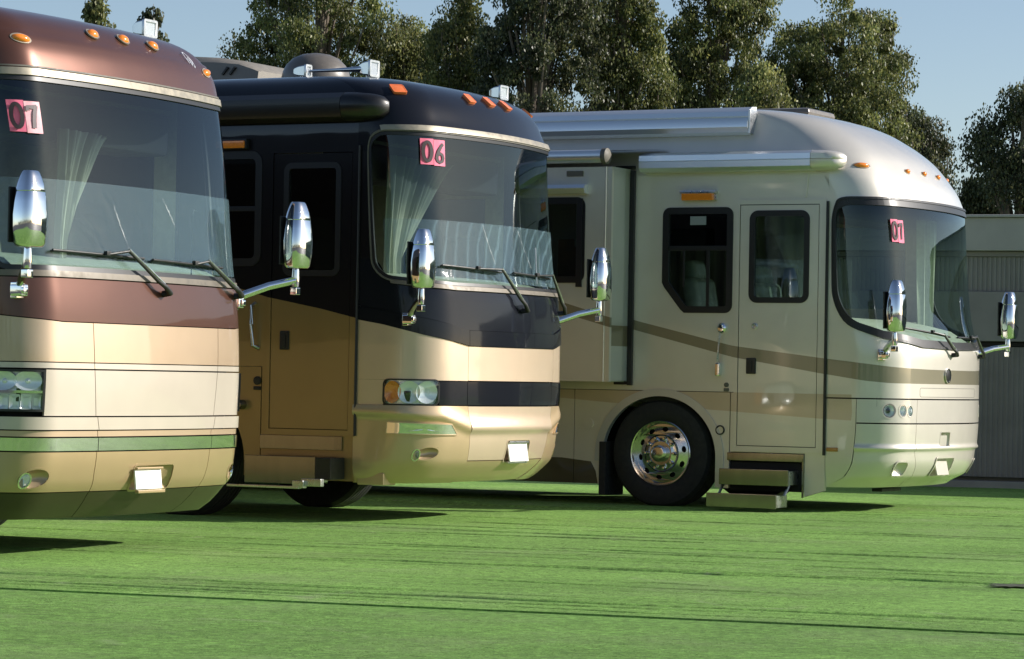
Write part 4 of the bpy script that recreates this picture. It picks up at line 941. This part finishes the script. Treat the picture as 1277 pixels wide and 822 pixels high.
    MB().box((-.985, -SIDEV-.004, 2.95), (.02, .012, .22), .003, Matrix.Rotation(R_(6), 4, 'Y')).obj('wire_cover', P, root)
    # awning cases
    cfg_cap[0] = P
    o = awning(root, 'awning', [(-1.25, 3.27), (-1.38, 3.262), (-1.425, 3.235), (-1.43, 3.185), (-1.422, 3.18), (-1.43, 3.175), (-1.43, 3.12), (-1.40, 3.088), (-1.25, 3.08)], -2.60, -.90, awnm, .28)
    awning(root, 'roof_awning', [(-1.02, 3.70), (-1.13, 3.69), (-1.20, 3.645), (-1.215, 3.60), (-1.205, 3.595), (-1.23, 3.55), (-1.235, 3.50), (-1.21, 3.455), (-1.15, 3.43), (-1.02, 3.43)], -10.6, -1.60, awnm)
    MB().box((-1.59, -1.13, 3.55), (.02, .17, .22), .004).obj('awning_end_plate', steel, root)
    # slide-out room
    sl = empty('slide_out', (0, 0, 0)); sl.parent = root; vo = 1.70
    wl = rrect(-3.95, -3.02, 2.06, 2.83, .07)
    MB().plate([(so0, sz0), (so1, sz0), (so1, sz1+.1), (so0, sz1+.1)], [wl], side_fn(-1, vo), .04).obj('slide_face', P, sl, 20)
    MB().box((so1-.02, -(vo+SIDEV)/2, (sz0+sz1)/2+.05), (.03, vo-SIDEV-.02, sz1-sz0+.08), 0).box(((so0+so1)/2, -(vo+SIDEV)/2, sz1+.085), (so1-so0, vo-SIDEV-.02, .03), 0).box(((so0+so1)/2, -(vo+SIDEV)/2, sz0+.015), (so1-so0-.06, vo-SIDEV-.06, .03), 0).obj('slide_end_wall', paint('slide_wall_paint', (.50, .50, .45), [(1.47, 1.66, (.20, .17, .10))], metal=.2), sl, 20)
    MB().box((so1+.02, -SIDEV-.015, (sz0+sz1)/2+.03), (.05, .04, sz1-sz0+.12), .006).box((so1-.06, -SIDEV-.012, sz0-.01), (.16, .04, .03), .006).box((so1-.06, -SIDEV-.012, sz1+.12), (.2, .03, .03), .006).obj('slide_seal', gasket, sl)
    sw = side_window(sl, 'slide_window', wl, vo, tintg, .05)
    MB().box((-3.06, -vo-.012, 2.42), (.06, .02, .82), .004).obj('window_side_rail', gasket, sl)
    MB().box((-3.12, -vo+.12, 2.6), (.1, .03, .42), .01).obj('window_drape', curtm, sl)
    MB().box((-3.33, -vo+.3, 2.22), (.2, .03, .5), .01).obj('cabinet', woodm, sl)
    MB().box((-3.5, -vo+.75, 2.3), (1.2, .02, 1.2), 0).obj('room_backdrop', darkin, sl)
    awning(sl, 'window_awning', [(-vo, 2.96), (-vo-.07, 2.955), (-vo-.095, 2.92), (-vo-.07, 2.875), (-vo, 2.87)], -3.95, -2.985, awnm)
    k = 16; tp = [(-vo-.03+.062*math.cos(2*math.pi*i/k), 3.215+.062*math.sin(2*math.pi*i/k)) for i in range(k)]
    awning(sl, 'slide_topper', tp, -8.0, -2.80, awnm)
    MB().lathe([(.075, -.03), (.075, .015), (.05, .03), (0, .032)], 20, 'x', (-2.79, -vo-.03, 3.215)).obj('roller_cap', dashb, sl)
    MB().add([(-8, -vo+.02, 3.262), (-2.8, -vo+.02, 3.262), (-2.4, -1.22, 3.31), (-8, -1.22, 3.31)], [(0, 1, 2, 3)]).obj('topper_fabric', dashb, sl)
    MB().box((-3.12, -vo-.006, 3.06), (.17, .012, .05), .003).obj('side_vent', dashb, sl)
    MB().tube([(-2.80, -vo-.004, sz0), (-2.80, -vo-.004, sz1+.1)], .008, 6).obj('slide_corner_trim', P, sl)
    # steps
    MB().box((-1.345, -SIDEV-.008, .478), (.755, .016, .072), .003).box((-.976, -SIDEV-.008, .30), (.018, .016, .36), .003).obj('step_header', brushed, root)
    MB().box((-1.34, -1.13, .30), (.72, .26, .26), 0).obj('step_well', under, root)
    stair(root, -1.71, -1.03, [(1.50, .225, .372, .22), (1.78, .03, .158, .24)])
    for uu in (-1.69, -1.05):
        MB().tube([(uu, -1.36, .30), (uu, -1.56, .12)], .014, 6).obj('step_link', steel, root)
    driver_side(root, P, 3.06, 1.067, .185, .485)
    MB().box((-.52, -.35, .19), (.1, .5, .03), .004).obj('tow_bar', blackp, root)
    # roof vent on the cap
    p = b.pt(.2, 3.62)
    MB().box((-1.9, .25, 3.73), (.9, .7, .09), .04).obj('roof_vent', domep, root)
coach1(); coach2(); coach3()
b = BOD[0]; card(b, ROOT[0], '07', b.sv(-1.228), b.sv(-1.228)+.205, 2.605, 2.80, .04, 'pink card numbered 07, second sheet faded, on the brown motorhome windscreen', pinkpale, inkgrey)
b = BOD[1]; card(b, ROOT[1], '06', b.sv(-1.115), b.sv(-.905), 2.825, 3.03, .02, 'square pink card numbered 06 on the black motorhome windscreen')
b = BOD[2]; card(b, ROOT[2], '07', b.sv(-1.045), b.sv(-.885), 2.448, 2.652, .07, 'pink card numbered 07 on the silver motorhome windscreen')

# ================================================================== ground
def turf(name, base, seed):
    m, n, o = newmat(name); p = N(n, 'ShaderNodeBsdfPrincipled'); n.links.new(p.outputs[0], o.inputs[0]); p.inputs['Roughness'].default_value = .8
    p.inputs['Specular IOR Level'].default_value = .25; p.inputs['Sheen Weight'].default_value = .0; p.inputs['Sheen Tint'].default_value = (.7, .9, .5, 1)
    tc = N(n, 'ShaderNodeTexCoord'); mp = N(n, 'ShaderNodeMapping'); mp.inputs['Rotation'].default_value = (0, 0, R_(19)); mp.inputs['Location'].default_value = (seed, seed, 0)
    n.links.new(tc.outputs['Object'], mp.inputs[0])
    st = N(n, 'ShaderNodeVectorMath', operation='MULTIPLY'); st.inputs[1].default_value = (.35, 3., 1); n.links.new(mp.outputs[0], st.inputs[0])
    def noise(src, sc, det=6, rough=.6):
        t = N(n, 'ShaderNodeTexNoise'); t.inputs['Scale'].default_value = sc; t.inputs['Detail'].default_value = det; t.inputs['Roughness'].default_value = rough; n.links.new(src, t.inputs['Vector']); return t.outputs[0]
    def rng_(src, a, b_, c, d):
        r = N(n, 'ShaderNodeMapRange'); r.inputs[1].default_value = a; r.inputs[2].default_value = b_; r.inputs[3].default_value = c; r.inputs[4].default_value = d; n.links.new(src, r.inputs[0]); return r.outputs[0]
    f1 = rng_(noise(mp.outputs[0], .5, 4), .3, .7, .82, 1.15); f2 = rng_(noise(st.outputs[0], 1.1, 5), .3, .75, .86, 1.12); f3 = rng_(noise(mp.outputs[0], 34, 3, .8), .25, .75, .55, 1.45)
    a = N(n, 'ShaderNodeMath', operation='MULTIPLY'); n.links.new(f1, a.inputs[0]); n.links.new(f2, a.inputs[1])
    f4 = rng_(noise(mp.outputs[0], 13, 5, .75), .28, .72, .52, 1.48)
    a4 = N(n, 'ShaderNodeMath', operation='MULTIPLY'); n.links.new(a.outputs[0], a4.inputs[0]); n.links.new(f4, a4.inputs[1])
    c = N(n, 'ShaderNodeMath', operation='MULTIPLY'); n.links.new(a4.outputs[0], c.inputs[0]); n.links.new(f3, c.inputs[1])
    sc = N(n, 'ShaderNodeVectorMath', operation='SCALE'); sc.inputs[0].default_value = base; n.links.new(c.outputs[0], sc.inputs['Scale'])
    # dust trodden into the pile
    d = rng_(noise(mp.outputs[0], .8, 8, .7), .5, .75, 0, .5)
    mx = N(n, 'ShaderNodeMix', data_type='RGBA'); n.links.new(d, mx.inputs[0]); n.links.new(sc.outputs[0], mx.inputs[6]); mx.inputs[7].default_value = (.30, .36, .17, 1)
    d2 = rng_(noise(st.outputs[0], .6, 7, .7), .58, .8, 0, .6)
    mx2 = N(n, 'ShaderNodeMix', data_type='RGBA'); n.links.new(d2, mx2.inputs[0]); n.links.new(mx.outputs[2], mx2.inputs[6]); mx2.inputs[7].default_value = (.055, .10, .03, 1)
    # pale scuffs: thin contour lines of a slow noise
    sn = N(n, 'ShaderNodeMath', operation='SUBTRACT'); sn.inputs[1].default_value = .5; n.links.new(noise(mp.outputs[0], .33, 2, .5), sn.inputs[0]); sa = N(n, 'ShaderNodeMath', operation='ABSOLUTE'); n.links.new(sn.outputs[0], sa.inputs[0])
    sl = rng_(sa.outputs[0], .0, .006, .55, 0); sk = N(n, 'ShaderNodeMath', operation='MULTIPLY'); n.links.new(sl, sk.inputs[0]); n.links.new(rng_(noise(mp.outputs[0], 2.5, 4), .45, .65, 0, 1), sk.inputs[1])
    mx3 = N(n, 'ShaderNodeMix', data_type='RGBA'); n.links.new(sk.outputs[0], mx3.inputs[0]); n.links.new(mx2.outputs[2], mx3.inputs[6]); mx3.inputs[7].default_value = (.36, .42, .22, 1)
    n.links.new(mx3.outputs[2], p.inputs['Base Color'])
    bu = N(n, 'ShaderNodeBump'); bu.inputs['Strength'].default_value = .9; bu.inputs['Distance'].default_value = .012; n.links.new(noise(mp.outputs[0], 90, 3, .8), bu.inputs['Height']); n.links.new(bu.outputs[0], p.inputs['Normal'])
    return m
asph = mat('asphalt', (.055, .054, .05), .85, noise=.35, nscale=3, bump=.5, bscale=60)
o = MB().add([(-900, -900, -.03), (900, -900, -.03), (900, 900, -.03), (-900, 900, -.03)], [(0, 1, 2, 3)]).obj('ground', asph, None, 0); tag(o, kind='structure')
TA = R_(-19.3); ta, tn = Vector((math.cos(TA), math.sin(TA), 0)), Vector((-math.sin(TA), math.cos(TA), 0)); SEAM = Vector((.03, 15.17, 0))
greenA = turf('green_carpet', (.205, .375, .08), 0); greenB = turf('green_carpet_worn', (.17, .32, .068), 9)
def carpet(n0, n1, m, z, nx=80, lip=0, wob=0):
    """strip of carpet between two distances from the seam, slightly uneven"""
    q = MB(); V = []; ys = [n0+(n1-n0)*((k/60)**1.6 if n1 > n0 else k/60) for k in range(61)]
    for y in ys:
        for k in range(nx+1):
            x = -26+44*k/nx; e = wob*(math.sin(x*1.7)+.6*math.sin(x*4.1+1)) if y == n0 else 0
            p = SEAM+ta*x+tn*(y+e); V.append((p.x, p.y, z+.004*math.sin(x*.9+y*1.3)*math.sin(y*.7)+(lip if y == n0 else 0)))
    q.add(V, [(j*(nx+1)+k, j*(nx+1)+k+1, (j+1)*(nx+1)+k+1, (j+1)*(nx+1)+k) for j in range(60) for k in range(nx)])
    e = [(V[k][0], V[k][1], V[k][2]-.02) for k in range(nx+1)]; q.add(V[:nx+1]+e, [(k, k+1, nx+2+k, nx+1+k) for k in range(nx)])
    return tag(q.obj('carpet', m, None, 80), kind='structure')
carpet(.026, 34., greenA, -.004, 160, .006, .008)
carpet(-.0, -26., greenB, -.008, 160, .002, .006)
# wrinkles: narrow ridges running along the carpet
q = MB()
def wrinkle(x0, y0, ln, h, wd, yaw=0.):
    n = max(6, int(ln/.12)); V = []; ph = random.random()*6
    for i in range(n+1):
        t = i/n; x = x0+ln*t; env = math.sin(math.pi*min(1, max(0, t)))**.5*(.75+.25*math.sin(t*17+ph)); y = y0+yaw*ln*t+.03*math.sin(t*6+ph)+.012*math.sin(t*23+ph)
        for dy, dz in ((-wd, -.012), (-wd*.45, h*env*.35), (-wd*.12, h*env), (wd*.3, h*env*.8), (wd*1.6, -.012)):
            p = SEAM+ta*x+tn*(y+dy); V.append((p.x, p.y, -.002+dz))
    q.add(V, [(5*i+k, 5*i+k+1, 5*i+k+6, 5*i+k+5) for i in range(n) for k in range(4)])
for px, py, ln, h in ((640, 684, 5., .011), (330, 738, 6.5, .008), (860, 757, 6., .014), (700, 707, 4.2, .013), (200, 690, 4.5, .010), (1180, 725, 1.6, .014), (1130, 722, 1.2, .009), (900, 716, .5, .012), (1100, 693, 4, .009), (480, 684, 4, .007), (700, 728, 3., .010), (60, 716, 2., .008), (300, 725, 3., .007), (620, 741, 3.5, .008), (1000, 705, 3., .006), (400, 662, 3., .007), (760, 668, 3., .008), (1180, 668, 3., .008), (980, 670, 3., .006), (1200, 655, 4, .008)):
    d = ray(px, py); t = -CAMH/d.z; p = Vector((d.x*t, d.y*t, 0))-SEAM; wrinkle(p.dot(ta)-ln/2, p.dot(tn), ln, h, .030, random.uniform(-.01, .01))
for k in range(230):
    y = random.uniform(.25, 15); x = random.uniform(-9, 9); wrinkle(x, y, random.uniform(.4, 3.2), random.uniform(.002, .0065)*(1 if y < 4 else 1.3), random.uniform(.018, .035), random.uniform(-.02, .02))
o = q.obj('carpet_wrinkles', greenA, None, 70); tag(o, 'creases running along the green carpet', 'wrinkles', kind='stuff')
# short plastic pile of the carpet
def fibres():
    r = np.random.default_rng(5); P = []
    for y0, y1, dens in ((11.8, 15.5, 4200), (15.5, 19, 3000), (19, 24, 1800), (24, 30, 1000), (30, 36, 600)):
        hw = y1*.178+.15; n = int((y1-y0)*2*hw*dens); P.append(np.stack([r.uniform(-hw, hw, n), r.uniform(y0, y1, n)], 1))
    P = np.concatenate(P); n = len(P); d = P-np.array([SEAM.x, SEAM.y]); X = d@np.array([ta.x, ta.y]); Y = d@np.array([tn.x, tn.y])
    keep = (Y < -.02) | (Y > .06); P, X, Y = P[keep], X[keep], Y[keep]; n = len(P)
    Z = np.where(Y > 0, -.004, -.008)+.004*np.sin(X*.9+Y*1.3)*np.sin(Y*.7)
    L = r.uniform(.0004, .0015, n); W = r.uniform(.003, .009, n); a = r.random(n)*2*np.pi; le = r.uniform(.1, 1.0, n)*L; b = r.random(n)*2*np.pi
    B = np.column_stack([P, Z-.0005]); h = np.column_stack([np.cos(a)*W, np.sin(a)*W, np.zeros(n)]); t = np.column_stack([np.cos(b)*le, np.sin(b)*le, L])
    V = np.stack([B-h, B+h, B+t+h*.5, B+t-h*.5], 1).reshape(-1, 3)
    me = bpy.data.meshes.new('carpet_pile'); me.vertices.add(4*n); me.loops.add(4*n); me.polygons.add(n)
    me.vertices.foreach_set('co', V.ravel()); me.loops.foreach_set('vertex_index', np.arange(4*n)); me.polygons.foreach_set('loop_start', np.arange(n)*4); me.polygons.foreach_set('loop_total', np.full(n, 4)); me.update(); me.validate()
    m, nn, o = newmat('carpet_fibre'); g = N(nn, 'ShaderNodeNewGeometry'); cr = N(nn, 'ShaderNodeValToRGB'); nn.links.new(g.outputs['Random Per Island'], cr.inputs[0]); e = cr.color_ramp.elements
    e[0].color = (.14, .26, .068, 1); e[1].color = (.37, .53, .19, 1)
    tc = N(nn, 'ShaderNodeTexCoord'); ns = N(nn, 'ShaderNodeTexNoise'); ns.inputs['Scale'].default_value = .9; ns.inputs['Detail'].default_value = 7; ns.inputs['Roughness'].default_value = .65; nn.links.new(tc.outputs['Object'], ns.inputs['Vector'])
    mr = N(nn, 'ShaderNodeMapRange'); mr.inputs[1].default_value = .3; mr.inputs[2].default_value = .7; mr.inputs[3].default_value = .72; mr.inputs[4].default_value = 1.25; nn.links.new(ns.outputs[0], mr.inputs[0])
    sc = N(nn, 'ShaderNodeVectorMath', operation='SCALE'); nn.links.new(cr.outputs[0], sc.inputs[0]); nn.links.new(mr.outputs[0], sc.inputs['Scale'])
    df = N(nn, 'ShaderNodeBsdfDiffuse'); tl = N(nn, 'ShaderNodeBsdfTranslucent'); nn.links.new(sc.outputs[0], df.inputs[0]); nn.links.new(sc.outputs[0], tl.inputs[0]); mx = N(nn, 'ShaderNodeMixShader'); mx.inputs[0].default_value = .4
    nn.links.new(df.outputs[0], mx.inputs[1]); nn.links.new(tl.outputs[0], mx.inputs[2]); nn.links.new(mx.outputs[0], o.inputs[0])
    me.materials.append(m); o = bpy.data.objects.new('carpet_pile', me); COL.objects.link(o); tag(o, 'short plastic pile of the green carpet', 'carpet pile', kind='stuff'); print('fibres', n)
fibres()
# torn corner at the right edge
d = ray(1262, 731); t = -CAMH/d.z; p = Vector((d.x*t, d.y*t, 0)); q = MB(); V = []
for k in range(22):
    a = 2*math.pi*k/22; r = 1+.35*math.sin(k*2.3)+.2*math.sin(k*5.1); c = p+ta*(.13*math.cos(a)*r)+tn*(.16*math.sin(a)*r); V.append((c.x, c.y, .006))
q.add(V, [tuple(range(22))]).obj('carpet_tear', mat('torn_backing', (.06, .07, .035), .9, noise=.5, nscale=14), None, 0)
tag(bpy.data.objects['carpet_tear'], 'ragged dark tear in the green carpet at the right edge', 'tear')

# ================================================================== wall behind
wd = R_(-21); wx, wn = Vector((math.cos(wd), math.sin(wd), 0)), Vector((-math.sin(wd), math.cos(wd), 0)); W0 = Vector((5.5, 35.15, 0))
wroot = empty('concrete_wall', W0, wd)
tag(wroot, 'grey concrete yard wall with ribbed panels behind the silver motorhome', 'wall')
cA = mat('concrete_light', (.33, .33, .31), .85, noise=.12, nscale=2, bump=.3, bscale=25)
cB = mat('concrete_mid', (.22, .22, .21), .9, noise=.15, nscale=2, bump=.3, bscale=30)
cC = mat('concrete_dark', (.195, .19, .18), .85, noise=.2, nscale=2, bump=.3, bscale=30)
X0, X1 = -3., 14.
mk = lambda name, z0, z1, dp, m, x0=X0, x1=X1, y=0: MB().box(((x0+x1)/2, dp/2+y, (z0+z1)/2), (x1-x0, dp, z1-z0), .01).obj(name, m, wroot)
mk('parapet', 2.72, 3.10, .40, cA, y=-.06)
mk('parapet_capping', 3.102, 3.135, .48, cA, y=-.10)
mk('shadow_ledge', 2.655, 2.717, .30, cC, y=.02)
def ribs(name, z0, z1, y, m, pitch, dep):
    q = MB(); n = int((X1-X0)/pitch)
    P = []
    for k in range(n): x = X0+k*pitch; P += [(x, y), (x+pitch*.42, y), (x+pitch*.5, y+dep), (x+pitch*.92, y+dep)]
    P.append((X0+n*pitch, y)); k = len(P)
    q.add([(a, c, z0) for a, c in P]+[(a, c, z1) for a, c in P], [(i, i+1, k+i+1, k+i) for i in range(k-1)]); return q.obj(name, m, wroot, 20)
ribs('ribbed_panel', 2.26, 2.652, .05, cB, .055, .012)
for i, (a, c) in enumerate(((X0, 2.8), (2.81, 8.4), (8.41, X1))):
    mk('concrete_band', 1.68, 2.255, .25, cB, a, c, y=.0)
mk('band_shadow_gap', 1.62, 1.675, .2, under, y=.06)
ribs('lower_ribbed_panel', .12, 1.615, .06, cC, .06, .008)
mk('wall_core', .0, 2.7, .1, cC, y=.2)
mk('wall_kerb', -.03, .075, .3, cB, y=-.10)
# low shade structure beside the wall: none visible

# ================================================================== trees
def leafmat(name, cols, trans=.45):
    m, n, o = newmat(name); g = N(n, 'ShaderNodeNewGeometry'); cr = N(n, 'ShaderNodeValToRGB'); n.links.new(g.outputs['Random Per Island'], cr.inputs[0])
    e = cr.color_ramp.elements
    while len(e) < len(cols): e.new(.5)
    for i, c in enumerate(cols): e[i].position = i/(len(cols)-1); e[i].color = (*c, 1)
    tc = N(n, 'ShaderNodeTexCoord'); ns = N(n, 'ShaderNodeTexNoise'); ns.inputs['Scale'].default_value = 1.1; ns.inputs['Detail'].default_value = 2; n.links.new(tc.outputs['Object'], ns.inputs['Vector'])
    mr = N(n, 'ShaderNodeMapRange'); mr.inputs[1].default_value = .35; mr.inputs[2].default_value = .65; mr.inputs[3].default_value = .8; mr.inputs[4].default_value = 2.2; n.links.new(ns.outputs[0], mr.inputs[0])  # clump-sized tone: contrast of sunlit and dark clumps painted into the leaf colour
    sc = N(n, 'ShaderNodeVectorMath', operation='SCALE'); n.links.new(cr.outputs[0], sc.inputs[0]); n.links.new(mr.outputs[0], sc.inputs['Scale'])
    df = N(n, 'ShaderNodeBsdfPrincipled'); df.inputs['Roughness'].default_value = .45; n.links.new(sc.outputs[0], df.inputs['Base Color'])
    tl = N(n, 'ShaderNodeBsdfTranslucent'); n.links.new(sc.outputs[0], tl.inputs[0]); mx = N(n, 'ShaderNodeMixShader'); mx.inputs[0].default_value = trans
    n.links.new(df.outputs[0], mx.inputs[1]); n.links.new(tl.outputs[0], mx.inputs[2]); n.links.new(mx.outputs[0], o.inputs[0]); return m
leafA = leafmat('eucalyptus_leaves', [(.03, .046, .016), (.075, .095, .03), (.13, .145, .046), (.20, .195, .066)])
leafB = leafmat('eucalyptus_leaves_dark', [(.018, .027, .014), (.04, .054, .024), (.07, .08, .032), (.11, .11, .05)])
leafC = leafmat('eucalyptus_leaves_pale', [(.04, .056, .023), (.105, .125, .042), (.17, .18, .06), (.24, .23, .085)])
bark = mat('bark', (.16, .13, .10), .9, noise=.3, nscale=3, bump=.5, bscale=10)
def crown(centres, n, size, spread, seed):
    """hanging clumps of narrow leaves round the given centres"""
    r = np.random.default_rng(seed); C = np.array(centres); idx = r.integers(0, len(C), n); rad = C[idx, 3]
    d = r.normal(size=(n, 3)); d /= np.linalg.norm(d, axis=1)[:, None]; d *= (r.random(n)**.45)[:, None]*rad[:, None]; d[:, 2] *= .9
    P = C[idx, :3]+d
    ang = r.random(n)*2*np.pi; til = r.normal(0, .55, n); L = size*(.6+.8*r.random(n)); Wd = L*.28
    ax = np.stack([np.sin(til)*np.cos(ang), np.sin(til)*np.sin(ang), -np.cos(til)], 1)
    a2 = r.random(n)*2*np.pi; hz = np.stack([np.cos(a2), np.sin(a2), r.normal(0, .3, n)], 1); hz -= ax*(hz*ax).sum(1)[:, None]; hz /= np.linalg.norm(hz, axis=1)[:, None]
    V = np.stack([P, P+ax*(L*.45)[:, None]+hz*Wd[:, None], P+ax*L[:, None], P+ax*(L*.45)[:, None]-hz*Wd[:, None]], 1).reshape(-1, 3)
    me = bpy.data.meshes.new('crown'); me.vertices.add(4*n); me.loops.add(4*n); me.polygons.add(n)
    me.vertices.foreach_set('co', V.ravel()); me.loops.foreach_set('vertex_index', np.arange(4*n)); me.polygons.foreach_set('loop_start', np.arange(n)*4); me.polygons.foreach_set('loop_total', np.full(n, 4)); me.update(); me.validate(); return me
def tree(label, poly, Y, nclump, nleaf, m, seed, base_px, depth=1.0, rad=(.12, .44), size=.07, group='eucalyptus trees behind the motorhomes'):
    """tree whose crown fills the given photo outline at distance Y"""
    r = random.Random(seed); x0, x1 = min(p[0] for p in poly), max(p[0] for p in poly); y0, y1 = min(p[1] for p in poly), max(p[1] for p in poly)
    base = at(base_px, 470, Y); base.z = -.02; root = empty('eucalyptus_tree', base); C = []
    half = (x1-x0)/2/FPX*Y*depth
    while len(C) < int(nclump*1.15):
        px, py = r.uniform(x0, x1), r.uniform(y0, y1)
        if not inside(px, py, poly): continue
        dx = (px-(x0+x1)/2)/((x1-x0)/2); dy = half*math.sqrt(max(.1, 1-dx*dx))*r.uniform(-1, 1)
        p = at(px, py, Y+dy); p.y = Y+dy
        C.append((p.x-base.x, p.y-base.y, p.z-base.z, r.uniform(*rad)))
    cr = bpy.data.objects.new('crown', crown(C, int(nleaf*3.2), size, 1, seed)); cr.data.materials.append(m); COL.objects.link(cr); cr.parent = root
    top = max(c[2] for c in C); q = MB(); t = [Vector((0, 0, -.3))]; lean = r.uniform(-.03, .03)
    for k in range(1, 9): t.append(Vector((lean*k*top/8+r.uniform(-.08, .08), r.uniform(-.1, .1), top*.93*k/8)))
    q.tube(t, [.15*(1-.11*k)+.015 for k in range(9)], 8)
    for c in r.sample(C, min(46, len(C))):
        e = Vector(c[:3]); z = max(.8, e.z*.62-.5); i = min(7, int(z/(top*.93)*8)); s = t[i].lerp(t[i+1], .5); mid = s.lerp(e, .55)+Vector((0, 0, .12*(e-s).length))
        q.tube([s, mid, e, e+Vector((0, 0, .3))], [.06, .035, .016, .006], 5, False)
    q.obj('trunk', bark, root)
    tag(root, label, 'tree', group); return root
D = 66
tree('broad olive eucalyptus rising above the dome on the black motorhome', [(292, 95), (300, 55), (318, 20), (330, -60), (350, -140), (440, -140), (470, -60), (468, 10), (486, 18), (470, 40), (474, 75), (466, 110), (420, 330), (330, 330)], D, 330, 34000, leafA, 11, 385, .9)
tree('dark blue-green small eucalyptus at the left foot of the broad olive one', [(272, 70), (286, 58), (300, 52), (312, 66), (316, 110), (310, 300), (275, 300), (268, 90)], D+6, 50, 5000, leafB, 12, 292, .8, (.25, .5))
tree('lower pale eucalyptus with loose top beside the broad olive one', [(474, 70), (482, 38), (500, 22), (518, 30), (534, 48), (542, 80), (540, 300), (478, 300)], D+3, 120, 13000, leafC, 13, 510, .9, (.25, .55))
tree('narrow pale eucalyptus standing up to the dense dark one', [(534, 60), (548, 34), (560, 10), (572, -14), (590, -20), (598, 14), (592, 60), (600, 110), (596, 300), (540, 300)], D-1, 130, 14000, leafC, 14, 568, .9, (.25, .5))
tree('dense dark eucalyptus filling the sky over the number 06 windscreen', [(580, 80), (592, 50), (606, 30), (618, 10), (640, -80), (690, -150), (735, -150), (748, 20), (742, 110), (745, 310), (600, 310), (572, 110)], D-3, 300, 36000, leafB, 15, 665, .9)
tree('dense olive eucalyptus over the roof awning of the silver motorhome', [(728, 30), (738, -80), (770, -150), (800, -120), (812, -30), (818, 10), (822, 60), (834, 100), (832, 310), (735, 310)], D-2, 260, 31000, leafA, 16, 775, .9)
tree('tall eucalyptus right of the small sky gap at the top edge', [(826, 70), (836, 34), (850, 20), (862, -40), (885, -120), (930, -120), (950, -30), (962, 10), (950, 40), (938, 70), (930, 100), (940, 140), (935, 310), (830, 310)], D, 270, 30000, leafA, 17, 890, .9)
tree('bushy low eucalyptus in front of the gap with the pale limb', [(928, 110), (940, 86), (956, 80), (974, 90), (980, 120), (985, 300), (930, 300)], D-4, 80, 8000, leafC, 18, 955, .9, (.25, .45))
tree('olive eucalyptus with sloping right side above the silver cap', [(958, 60), (972, 32), (985, 24), (1000, 40), (1018, 20), (1036, 0), (1052, -6), (1070, 14), (1092, 24), (1110, 30), (1122, 56), (1132, 90), (1126, 130), (1140, 170), (1150, 300), (985, 300), (968, 120)], D+1, 290, 32000, leafA, 19, 1055, .9)
tree('thin dark eucalyptus at the end of the tree row over the silver cap', [(1126, 150), (1140, 130), (1152, 150), (1168, 158), (1178, 178), (1184, 206), (1176, 300), (1120, 300)], D+4, 75, 6500, leafB, 20, 1150, .8, (.22, .42))
tree('dark eucalyptus with airy crown above the concrete wall', [(1212, 205), (1216, 175), (1228, 155), (1240, 140), (1256, 118), (1280, 108), (1330, 90), (1380, 150), (1370, 230), (1320, 268), (1262, 250), (1240, 240), (1225, 228)], D-6, 120, 11500, leafB, 21, 1262, .8, (.25, .5))
tree('low dark shrubby eucalyptus behind the wall top', [(1200, 240), (1212, 226), (1228, 232), (1240, 244), (1246, 268), (1240, 300), (1200, 300)], D-5, 40, 4200, leafB, 22, 1222, .8, (.2, .4))
tree('wispy tree top just showing over the brown motorhome roof', [(112, 20), (118, 4), (128, -8), (136, 6), (140, 40), (140, 200), (110, 200)], D+14, 26, 1500, leafC, 23, 126, .7, (.2, .4), .14)
tree('sparse tree top beside the horn on the brown motorhome', [(172, 30), (182, 16), (196, 20), (202, 44), (200, 220), (172, 220)], D+12, 24, 1600, leafB, 24, 188, .7, (.2, .4), .14)
# far wood behind the photographer, seen only in the chrome and glass
C = [(x+random.uniform(-3, 3), -95+random.uniform(-6, 6), random.uniform(1, 4)+3.5*abs(math.sin(x*.09)+.4*math.sin(x*.31)), random.uniform(1.5, 3)) for x in range(-200, 240, 2) for _ in range(2)]
me = crown(C, 16000, 1.1, 1, 77); me.name = 'far_wood'; o = bpy.data.objects.new('far_wood', me); me.materials.append(leafB); COL.objects.link(o)
tag(o, 'far-off wood mirrored in the chrome mirrors', 'wood', kind='stuff')
